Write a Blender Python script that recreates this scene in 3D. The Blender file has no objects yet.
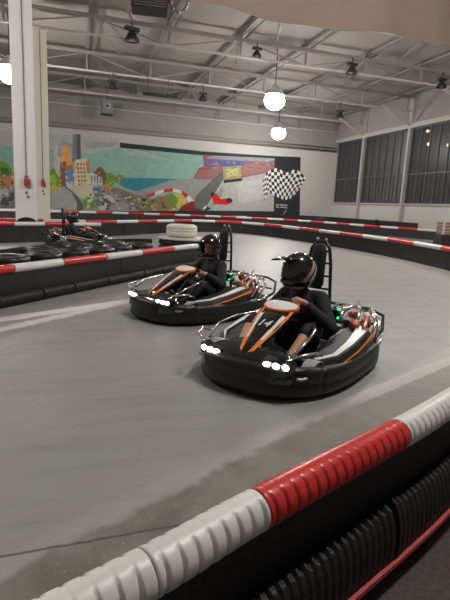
import bpy, bmesh, math, random
from mathutils import Vector, Matrix
random.seed(7)
PI = math.pi
SC = bpy.context.scene
COL = SC.collection
V = Vector

# ------------------------------------------------------------------ materials
def nmat(name):
    m = bpy.data.materials.new(name); m.use_nodes = True
    nt = m.node_tree
    b = nt.nodes.get('Principled BSDF')
    return m, nt, b

def mat(name, col, rough=.6, metal=0., var=.12, scale=6., bump=0., bscale=60., spec=.5, coat=0.):
    """principled colour broken up by procedural noise"""
    m, nt, b = nmat(name)
    tc = nt.nodes.new('ShaderNodeTexCoord')
    n = nt.nodes.new('ShaderNodeTexNoise'); n.inputs['Scale'].default_value = scale
    n.inputs['Detail'].default_value = 4
    nt.links.new(tc.outputs['Object'], n.inputs['Vector'])
    mx = nt.nodes.new('ShaderNodeMix'); mx.data_type = 'RGBA'
    mx.inputs['A'].default_value = tuple(c * (1 - var) for c in col) + (1,)
    mx.inputs['B'].default_value = tuple(min(1, c * (1 + var)) for c in col) + (1,)
    nt.links.new(n.outputs['Fac'], mx.inputs['Factor'])
    nt.links.new(mx.outputs['Result'], b.inputs['Base Color'])
    b.inputs['Roughness'].default_value = rough
    b.inputs['Metallic'].default_value = metal
    b.inputs['Specular IOR Level'].default_value = spec
    b.inputs['Coat Weight'].default_value = coat
    if bump:
        n2 = nt.nodes.new('ShaderNodeTexNoise'); n2.inputs['Scale'].default_value = bscale
        nt.links.new(tc.outputs['Object'], n2.inputs['Vector'])
        bp = nt.nodes.new('ShaderNodeBump'); bp.inputs['Strength'].default_value = bump
        bp.inputs['Distance'].default_value = .02
        nt.links.new(n2.outputs['Fac'], bp.inputs['Height'])
        nt.links.new(bp.outputs['Normal'], b.inputs['Normal'])
    return m

def emat(name, col, strength):
    m, nt, b = nmat(name)
    b.inputs['Base Color'].default_value = (*col, 1)
    b.inputs['Emission Color'].default_value = (*col, 1)
    b.inputs['Emission Strength'].default_value = strength
    return m

M = {}
M['red_pipe'] = mat('red_plastic', (.56, .030, .028), .30, var=.14, scale=9)
M['white_pipe'] = mat('white_plastic', (.68, .665, .65), .38, var=.13, scale=9)
M['rubber'] = mat('black_rubber', (.011, .010, .0105), .55, var=.35, scale=5, bump=.25, bscale=90)
M['belt'] = mat('conveyor_belt', (.017, .016, .0175), .55, var=.4, scale=2.5, bump=.15, bscale=40)
M['tyre'] = mat('tyre_rubber', (.022, .022, .023), .36, var=.3, scale=8)
M['white_tyre'] = mat('painted_tyre', (.66, .63, .56), .6, var=.15, scale=7)
M['black_plastic'] = mat('black_plastic', (.010, .010, .011), .46, var=.25, scale=8)
M['gloss_black'] = mat('gloss_black', (.012, .012, .013), .12, var=.2, scale=5, coat=.6)
M['matt_black'] = mat('matt_black', (.014, .014, .015), .7, var=.2, scale=8)
M['orange'] = mat('orange_plastic', (.85, .22, .03), .35, var=.12, scale=8)
M['kart_white'] = mat('white_sticker', (.78, .77, .76), .35, var=.08, scale=8)
M['kart_grey'] = mat('grey_plastic', (.32, .32, .33), .4, var=.15, scale=8)
M['chrome'] = mat('bright_metal', (.72, .71, .7), .22, 1., var=.1)
M['steel'] = mat('dull_steel', (.36, .35, .35), .38, .9, var=.15)
M['copper'] = mat('copper_tube', (.72, .37, .24), .32, .85, var=.12)
M['rust_red'] = mat('red_engine_part', (.45, .09, .04), .45, var=.2)
M['skin'] = mat('skin', (.56, .29, .20), .5, var=.1, scale=12)
M['jacket'] = mat('black_jacket', (.012, .012, .016), .8, var=.4, scale=7, bump=.6, bscale=14)
M['trousers'] = mat('dark_trousers', (.014, .014, .017), .8, var=.4, scale=7, bump=.5, bscale=16)
M['shoe'] = mat('grey_shoe', (.33, .31, .29), .6, var=.15)
M['dark_shoe'] = mat('dark_shoe', (.05, .05, .055), .6, var=.15)
M['eye'] = mat('eye', (.05, .03, .02), .2)
M['helmet'] = mat('gloss_helmet', (.012, .012, .013), .16, var=.2, scale=5, coat=.5)
M['graphic'] = mat('helmet_graphic', (.42, .29, .22), .3, var=.3, scale=20)
M['visor'] = mat('dark_visor', (.018, .017, .02), .1, coat=.5)
M['lamp'] = emat('lamp_glare_globe', (1., .965, .91), 135)
M['led'] = emat('headlamp_led', (1., .98, .95), 22)
M['green_led'] = emat('green_led', (.02, .9, .25), 1.6)
M['pane_reflection'] = emat('pane_reflection_glow', (1., .72, .36), 14)  # glow for the lamps that imitate reflections in the windows
M['truss'] = mat('painted_truss', (.25, .235, .225), .6, var=.12)
M['truss_light'] = mat('light_truss', (.46, .44, .42), .55, var=.12)
M['column'] = mat('white_column', (.86, .845, .84), .6, var=.05, scale=3)
M['cream_column'] = mat('cream_column', (.80, .755, .66), .6, var=.05, scale=3)
M['conduit'] = mat('grey_conduit', (.22, .22, .23), .5, var=.1)
M['red_box'] = mat('red_box', (.50, .05, .03), .45, var=.1)
M['dark_fix'] = mat('dark_fixture', (.03, .028, .028), .5, var=.2)
M['canvas'] = mat('beige_canvas', (.33, .245, .20), .85, var=.10, scale=1.5, bump=.3, bscale=8)
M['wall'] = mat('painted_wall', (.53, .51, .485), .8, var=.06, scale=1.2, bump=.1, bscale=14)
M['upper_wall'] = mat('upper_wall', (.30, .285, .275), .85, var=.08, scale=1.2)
M['frame'] = mat('window_frame', (.10, .098, .10), .5, var=.1)
M['post'] = mat('window_post', (.44, .43, .41), .5, var=.1)
M['tape'] = mat('red_edge_strip', (.46, .07, .07), .45, var=.12, scale=20)
M['wood'] = mat('crate_wood', (.22, .13, .09), .7, var=.25, scale=6)
M['pale_wood'] = mat('pale_board', (.52, .50, .45), .7, var=.1, scale=4)
M['leaf'] = mat('dark_leaf', (.03, .04, .03), .7, var=.3)

def glass_mat():
    m, nt, b = nmat('dark_glass')
    nt.nodes.remove(b)
    out = nt.nodes.get('Material Output')
    tr = nt.nodes.new('ShaderNodeBsdfTransparent'); tr.inputs['Color'].default_value = (.6, .6, .64, 1)
    gl = nt.nodes.new('ShaderNodeBsdfGlossy'); gl.inputs['Roughness'].default_value = .28
    gl.inputs['Color'].default_value = (.22, .22, .23, 1)
    df = nt.nodes.new('ShaderNodeBsdfDiffuse'); df.inputs['Color'].default_value = (.05, .047, .051, 1)
    fr = nt.nodes.new('ShaderNodeFresnel'); fr.inputs['IOR'].default_value = 1.45
    n = nt.nodes.new('ShaderNodeTexNoise'); n.inputs['Scale'].default_value = .9
    g = nt.nodes.new('ShaderNodeNewGeometry'); nt.links.new(g.outputs['Position'], n.inputs['Vector'])
    mr = nt.nodes.new('ShaderNodeMapRange'); nt.links.new(n.outputs['Fac'], mr.inputs['Value'])
    mr.inputs['To Min'].default_value = .65; mr.inputs['To Max'].default_value = .95
    a = nt.nodes.new('ShaderNodeMixShader'); c = nt.nodes.new('ShaderNodeMixShader')
    nt.links.new(mr.outputs['Result'], a.inputs['Fac'])
    nt.links.new(tr.outputs[0], a.inputs[1]); nt.links.new(df.outputs[0], a.inputs[2])
    nt.links.new(fr.outputs[0], c.inputs['Fac']); nt.links.new(a.outputs[0], c.inputs[1]); nt.links.new(gl.outputs[0], c.inputs[2])
    nt.links.new(c.outputs[0], out.inputs['Surface'])
    return m
M['glass'] = glass_mat()

def floor_mat():
    m, nt, b = nmat('track_concrete')
    L = nt.links.new
    g = nt.nodes.new('ShaderNodeNewGeometry')
    def noise(scale, detail=5, rough=.6, vec=None):
        n = nt.nodes.new('ShaderNodeTexNoise'); n.inputs['Scale'].default_value = scale
        n.inputs['Detail'].default_value = detail; n.inputs['Roughness'].default_value = rough
        L(vec or g.outputs['Position'], n.inputs['Vector']); return n.outputs['Fac']
    def math_(op, a, c=None, clamp=False):
        n = nt.nodes.new('ShaderNodeMath'); n.operation = op; n.use_clamp = clamp
        for i, v in enumerate((a, c)):
            if v is None: continue
            if isinstance(v, (int, float)): n.inputs[i].default_value = v
            else: L(v, n.inputs[i])
        return n.outputs[0]
    def mrange(v, a, c, d=0., e=1.):
        n = nt.nodes.new('ShaderNodeMapRange'); n.interpolation_type = 'SMOOTHSTEP'
        L(v, n.inputs['Value'])
        for k, x in zip(('From Min', 'From Max', 'To Min', 'To Max'), (a, c, d, e)): n.inputs[k].default_value = x
        return n.outputs['Result']
    def dist(p, q):                       # signed distance to the line p-q, in metres
        d = V((q[0] - p[0], q[1] - p[1])).normalized(); nn = (-d.y, d.x)
        vm = nt.nodes.new('ShaderNodeVectorMath'); vm.operation = 'DOT_PRODUCT'
        L(g.outputs['Position'], vm.inputs[0]); vm.inputs[1].default_value = (nn[0], nn[1], 0)
        return math_('SUBTRACT', vm.outputs['Value'], nn[0] * p[0] + nn[1] * p[1])
    def mix(f, a, c):
        n = nt.nodes.new('ShaderNodeMix'); n.data_type = 'RGBA'
        L(f, n.inputs['Factor'])
        for k, v in (('A', a), ('B', c)):
            if isinstance(v, tuple): n.inputs[k].default_value = (*v, 1)
            else: L(v, n.inputs[k])
        return n.outputs['Result']
    big = noise(.55); mid = noise(3.2, 6); fine = noise(34, 6, .7); wob = noise(5.5, 4)
    wobs = math_('MULTIPLY', math_('SUBTRACT', wob, .5), .22)
    c = mix(big, (.225, .222, .210), (.31, .306, .290))
    c = mix(mrange(mid, .35, .75), c, (.262, .258, .244))
    # tyre rubber swept along the track
    mp = nt.nodes.new('ShaderNodeMapping'); mp.inputs['Rotation'].default_value = (0, 0, math.radians(-32))
    mp.inputs['Scale'].default_value = (.35, 3.2, 1); L(g.outputs['Position'], mp.inputs['Vector'])
    st = noise(1.6, 5, .6, mp.outputs['Vector'])
    c = mix(math_('MULTIPLY', mrange(st, .48, .72), .27), c, (.12, .117, .112))
    # the strip next to the near barrier: darker, rougher concrete
    e = math_('ADD', dist((-.3, 1.86), (1.52, 2.83)), wobs)
    strip = mrange(e, .02, -.05)
    rough_c = mix(mrange(mid, .3, .7), (.135, .122, .108), (.225, .208, .188))
    rough_c = mix(mrange(fine, .56, .72), rough_c, (.30, .285, .26))
    c = mix(strip, c, rough_c)
    # pale dusty seam along that edge, stronger to the right
    sx = nt.nodes.new('ShaderNodeSeparateXYZ'); L(g.outputs['Position'], sx.inputs[0])
    band = math_('MULTIPLY', math_('MULTIPLY', mrange(e, .16, .04), mrange(e, -.05, .02)), .30)
    c = mix(band, c, (.42, .41, .385))
    rb = math_('ABSOLUTE', math_('ADD', dist((2.1, 3.15), (3.82, 3.96)), math_('MULTIPLY', wobs, .12)))
    rl = math_('MULTIPLY', mrange(rb, .085, .06), mrange(sx.outputs['X'], 1.85, 2.4, 0., .52))
    c = mix(math_('MULTIPLY', rl, mrange(sx.outputs['X'], 9, 8)), c, (.56, .55, .53))
    sc = math_('MULTIPLY', mrange(math_('ABSOLUTE', dist((1.75, 2.35), (2.5, 2.72))), .16, .02), math_('MULTIPLY', mrange(sx.outputs['X'], 1.65, 1.9), mrange(sx.outputs['X'], 2.8, 2.4)))
    c = mix(math_('MULTIPLY', sc, mrange(st, .45, .6, 0., .5)), c, (.55, .54, .52))
    # two faded painted lines on the left
    l1 = dist((-.89, 6.25), (.65, 7.22)); l2 = dist((-.7, 5.87), (.49, 7.02))
    w1 = math_('MULTIPLY', mrange(math_('ABSOLUTE', math_('ADD', l1, math_('MULTIPLY', wobs, .5))), .14, .08), .95)
    w2 = math_('MULTIPLY', mrange(math_('ABSOLUTE', math_('ADD', l2, wobs)), .14, .05), .9)
    lim = math_('MULTIPLY', mrange(sx.outputs['X'], 1.0, .4), mrange(sx.outputs['Y'], 9, 8))
    c = mix(math_('MULTIPLY', w1, lim), c, (.66, .65, .63))
    c = mix(math_('MULTIPLY', w2, lim), c, (.6, .59, .57))
    # joint in the concrete
    j = dist((-.31, 1.96), (.41, 1.985))
    jm = math_('MULTIPLY', mrange(math_('ABSOLUTE', math_('ADD', j, math_('MULTIPLY', wobs, .12))), .012, .004), mrange(sx.outputs['X'], .8, .4))
    c = mix(math_('MULTIPLY', jm, .8), c, (.05, .047, .043))
    for (p, q, x0, x1) in (((4.18, 7.54), (6.84, 7.32), 3.4, 9.), ((4.11, 7.18), (4.24, 4.43), 4.0, 4.35), ((-.6, 7.15), (3.4, 9.0), -.6, 2.2)):
        jd = math_('ABSOLUTE', math_('ADD', dist(p, q), math_('MULTIPLY', wobs, .2)))
        jl = math_('MULTIPLY', mrange(jd, .022, .008), math_('MULTIPLY', mrange(sx.outputs['X'], x0 - .1, x0 + .1), mrange(sx.outputs['X'], x1 + .1, x1 - .1)))
        jl = math_('MULTIPLY', jl, mrange(sx.outputs['Y'], 3.8, 4.3))
        c = mix(math_('MULTIPLY', jl, .55), c, (.10, .096, .09))
    grain = noise(120, 3, .7)
    c = mix(math_('MULTIPLY', mrange(grain, .5, .75), .28), c, (.13, .127, .12))
    # pale worn specks
    c = mix(math_('MULTIPLY', mrange(fine, .68, .76), .5), c, (.4, .39, .37))
    # behind the near barrier the floor is dark matting
    back = mrange(dist((.07, .90), (1.79, 1.75)), .02, -.02)
    dark = mix(mrange(fine, .4, .75), (.035, .024, .021), (.085, .062, .054))
    c = mix(back, c, dark)
    L(c, b.inputs['Base Color'])
    L(mrange(mid, .2, .8, .42, .62), b.inputs['Roughness'])
    b.inputs['Specular IOR Level'].default_value = .45
    bp = nt.nodes.new('ShaderNodeBump'); bp.inputs['Strength'].default_value = .22; bp.inputs['Distance'].default_value = .012
    L(math_('ADD', fine, mid), bp.inputs['Height']); L(bp.outputs['Normal'], b.inputs['Normal'])
    return m
M['floor'] = floor_mat()

def roof_mat():
    m, nt, b = nmat('roof_sheet')
    g = nt.nodes.new('ShaderNodeNewGeometry')
    w = nt.nodes.new('ShaderNodeTexWave'); w.inputs['Scale'].default_value = 1.4; w.bands_direction = 'Y'
    w.inputs['Distortion'].default_value = .2
    n = nt.nodes.new('ShaderNodeTexNoise'); n.inputs['Scale'].default_value = .6; n.inputs['Detail'].default_value = 5
    for t in (w, n): nt.links.new(g.outputs['Position'], t.inputs['Vector'])
    mx = nt.nodes.new('ShaderNodeMix'); mx.data_type = 'RGBA'
    mx.inputs['A'].default_value = (.31, .285, .26, 1); mx.inputs['B'].default_value = (.39, .36, .335, 1)
    nt.links.new(n.outputs['Fac'], mx.inputs['Factor']); nt.links.new(mx.outputs['Result'], b.inputs['Base Color'])
    b.inputs['Roughness'].default_value = .8
    bp = nt.nodes.new('ShaderNodeBump'); bp.inputs['Strength'].default_value = .25
    nt.links.new(w.outputs['Fac'], bp.inputs['Height']); nt.links.new(bp.outputs['Normal'], b.inputs['Normal'])
    return m
M['roof'] = roof_mat()

# ------------------------------------------------------------------ mesh helpers
class MB:
    """collects shapes, links them as ONE mesh object"""
    def __init__(s): s.v = []; s.f = []; s.mi = []; s.sm = []
    def add(s, vs, fs, mi=0, smooth=False):
        o = len(s.v); s.v += [tuple(v) for v in vs]
        for f in fs:
            s.f.append([i + o for i in f]); s.mi.append(mi); s.sm.append(smooth)
        return s
    def hexa(s, p, mi=0):                       # 8 corners: bottom 4 ccw, top 4 ccw
        return s.add(p, [(3, 2, 1, 0), (4, 5, 6, 7), (0, 1, 5, 4), (1, 2, 6, 5), (2, 3, 7, 6), (3, 0, 4, 7)], mi)
    def box(s, c, d, rot=None, mi=0):
        x, y, z = d[0] / 2, d[1] / 2, d[2] / 2
        p = [V(q) for q in ((-x, -y, -z), (x, -y, -z), (x, y, -z), (-x, y, -z), (-x, -y, z), (x, -y, z), (x, y, z), (-x, y, z))]
        if rot is not None: p = [rot @ q for q in p]
        return s.hexa([q + V(c) for q in p], mi)
    def bar(s, a, b, w, h=None, mi=0):          # box beam between two points
        a, b = V(a), V(b); h = h or w
        d = (b - a); L = d.length; d.normalize()
        up = V((0, 0, 1)) if abs(d.z) < .95 else V((0, 1, 0))
        y = up.cross(d).normalized(); z = d.cross(y)
        R = Matrix((d, y, z)).transposed()
        return s.box((a + b) / 2, (L, w, h), R, mi)
    def tube(s, pts, r, n=8, mi=0, cap=True, closed=False):
        pts = [V(p) for p in pts]; N = len(pts)
        rs = r if isinstance(r, (list, tuple)) else [r] * N
        vs = []; up = None
        for i, p in enumerate(pts):
            if closed: t = pts[(i + 1) % N] - pts[i - 1]
            else: t = pts[min(i + 1, N - 1)] - pts[max(i - 1, 0)]
            t.normalize()
            if up is None:
                up = V((0, 0, 1)) if abs(t.z) < .9 else V((1, 0, 0))
            y = up.cross(t)
            if y.length < 1e-5: y = V((1, 0, 0)).cross(t)
            y.normalize(); z = t.cross(y); up = z
            for k in range(n):
                a = 2 * PI * k / n
                vs.append(p + (y * math.cos(a) + z * math.sin(a)) * rs[i])
        fs = []
        for i in range(N if closed else N - 1):
            j = (i + 1) % N
            for k in range(n):
                fs.append((i * n + k, i * n + (k + 1) % n, j * n + (k + 1) % n, j * n + k))
        s.add(vs, fs, mi, True)
        if cap and not closed:
            s.add(vs[:n], [tuple(reversed(range(n)))], mi); s.add(vs[-n:], [tuple(range(n))], mi)
        return s
    def loft(s, rings, mi=0, smooth=True, cap=True, closed_ring=True):
        n = len(rings[0]); vs = [p for r in rings for p in r]; fs = []
        for i in range(len(rings) - 1):
            for k in range(n if closed_ring else n - 1):
                fs.append((i * n + k, i * n + (k + 1) % n, (i + 1) * n + (k + 1) % n, (i + 1) * n + k))
        s.add(vs, fs, mi, smooth)
        if cap and closed_ring:
            s.add(rings[0], [tuple(reversed(range(n)))], mi); s.add(rings[-1], [tuple(range(n))], mi)
        return s
    def lathe(s, prof, c=(0, 0, 0), rot=None, n=24, mi=0, closed=False, smooth=True):
        """prof = (radius, height) round local z"""
        vs = []
        for (r, h) in prof:
            for k in range(n):
                a = 2 * PI * k / n; p = V((r * math.cos(a), r * math.sin(a), h))
                if rot is not None: p = rot @ p
                vs.append(p + V(c))
        m = len(prof); fs = []
        for i in range(m if closed else m - 1):
            j = (i + 1) % m
            for k in range(n): fs.append((i * n + k, i * n + (k + 1) % n, j * n + (k + 1) % n, j * n + k))
        return s.add(vs, fs, mi, smooth)
    def ball(s, c, r, n=12, mi=0):
        r = r if isinstance(r, (tuple, list)) else (r, r, r); vs = []; fs = []
        m = n // 2
        for i in range(m + 1):
            th = PI * i / m
            for k in range(n):
                a = 2 * PI * k / n
                vs.append((c[0] + r[0] * math.sin(th) * math.cos(a), c[1] + r[1] * math.sin(th) * math.sin(a), c[2] + r[2] * math.cos(th)))
        for i in range(m):
            for k in range(n): fs.append((i * n + k, (i + 1) * n + k, (i + 1) * n + (k + 1) % n, i * n + (k + 1) % n))
        return s.add(vs, fs, mi, True)
    def build(s, name, mats, parent=None, loc=None, rz=0, bevel=0, weld=True):
        me = bpy.data.meshes.new(name)
        me.from_pydata(s.v, [], s.f)
        for m in (mats if isinstance(mats, (list, tuple)) else [mats]): me.materials.append(m)
        me.polygons.foreach_set('material_index', s.mi); me.polygons.foreach_set('use_smooth', s.sm)
        bm = bmesh.new(); bm.from_mesh(me)
        if weld: bmesh.ops.remove_doubles(bm, verts=bm.verts, dist=1e-5)
        if bevel:
            es = [e for e in bm.edges if len(e.link_faces) == 2 and e.calc_face_angle(0) > .6]
            bmesh.ops.bevel(bm, geom=es, offset=bevel, segments=2, affect='EDGES', profile=.6, clamp_overlap=True)
        bmesh.ops.recalc_face_normals(bm, faces=bm.faces)
        bm.to_mesh(me); bm.free()
        o = bpy.data.objects.new(name, me); COL.objects.link(o)
        if parent: o.parent = parent
        if loc is not None: o.location = loc
        o.rotation_euler = (0, 0, rz)
        return o

def tag(o, label, cat, group=None):
    o['label'] = label; o['category'] = cat
    if group: o['group'] = group
    return o
def thing(name, label, cat, loc=(0, 0, 0), rz=0, group=None):
    o = bpy.data.objects.new(name, None); COL.objects.link(o); o.empty_display_size = .1
    o.location = loc; o.rotation_euler = (0, 0, rz)
    return tag(o, label, cat, group)
def struct(o):
    o['kind'] = 'structure'; return o
def copy_tree(o, parent=None):
    c = o.copy(); COL.objects.link(c)
    if parent: c.parent = parent
    for ch in list(o.children): copy_tree(ch, c)
    return c

def smooth_path(pts, step):
    """catmull-rom through the points, resampled to equal steps"""
    P = [V(p) for p in pts]; out = []
    for i in range(len(P) - 1):
        p0, p1, p2, p3 = P[max(i - 1, 0)], P[i], P[i + 1], P[min(i + 2, len(P) - 1)]
        for k in range(24):
            u = k / 24
            out.append(.5 * ((2 * p1) + (p2 - p0) * u + (2 * p0 - 5 * p1 + 4 * p2 - p3) * u * u + (3 * p1 - p0 - 3 * p2 + p3) * u ** 3))
    out.append(P[-1])
    cum = [0]
    for a, b in zip(out, out[1:]): cum.append(cum[-1] + (b - a).length)
    return out, cum
class Path:
    def __init__(s, pts): s.p, s.c = smooth_path(pts, .1); s.L = s.c[-1]
    def at(s, d):
        d = max(0, min(s.L, d))
        lo, hi = 0, len(s.c) - 1
        while hi - lo > 1:
            m = (lo + hi) // 2
            if s.c[m] <= d: lo = m
            else: hi = m
        u = (d - s.c[lo]) / max(1e-9, s.c[hi] - s.c[lo])
        return s.p[lo].lerp(s.p[hi], u)
    def tan(s, d): return (s.at(d + .05) - s.at(d - .05)).normalized()
    def nor(s, d): t = s.tan(d); return V((-t.y, t.x, 0))
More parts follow.
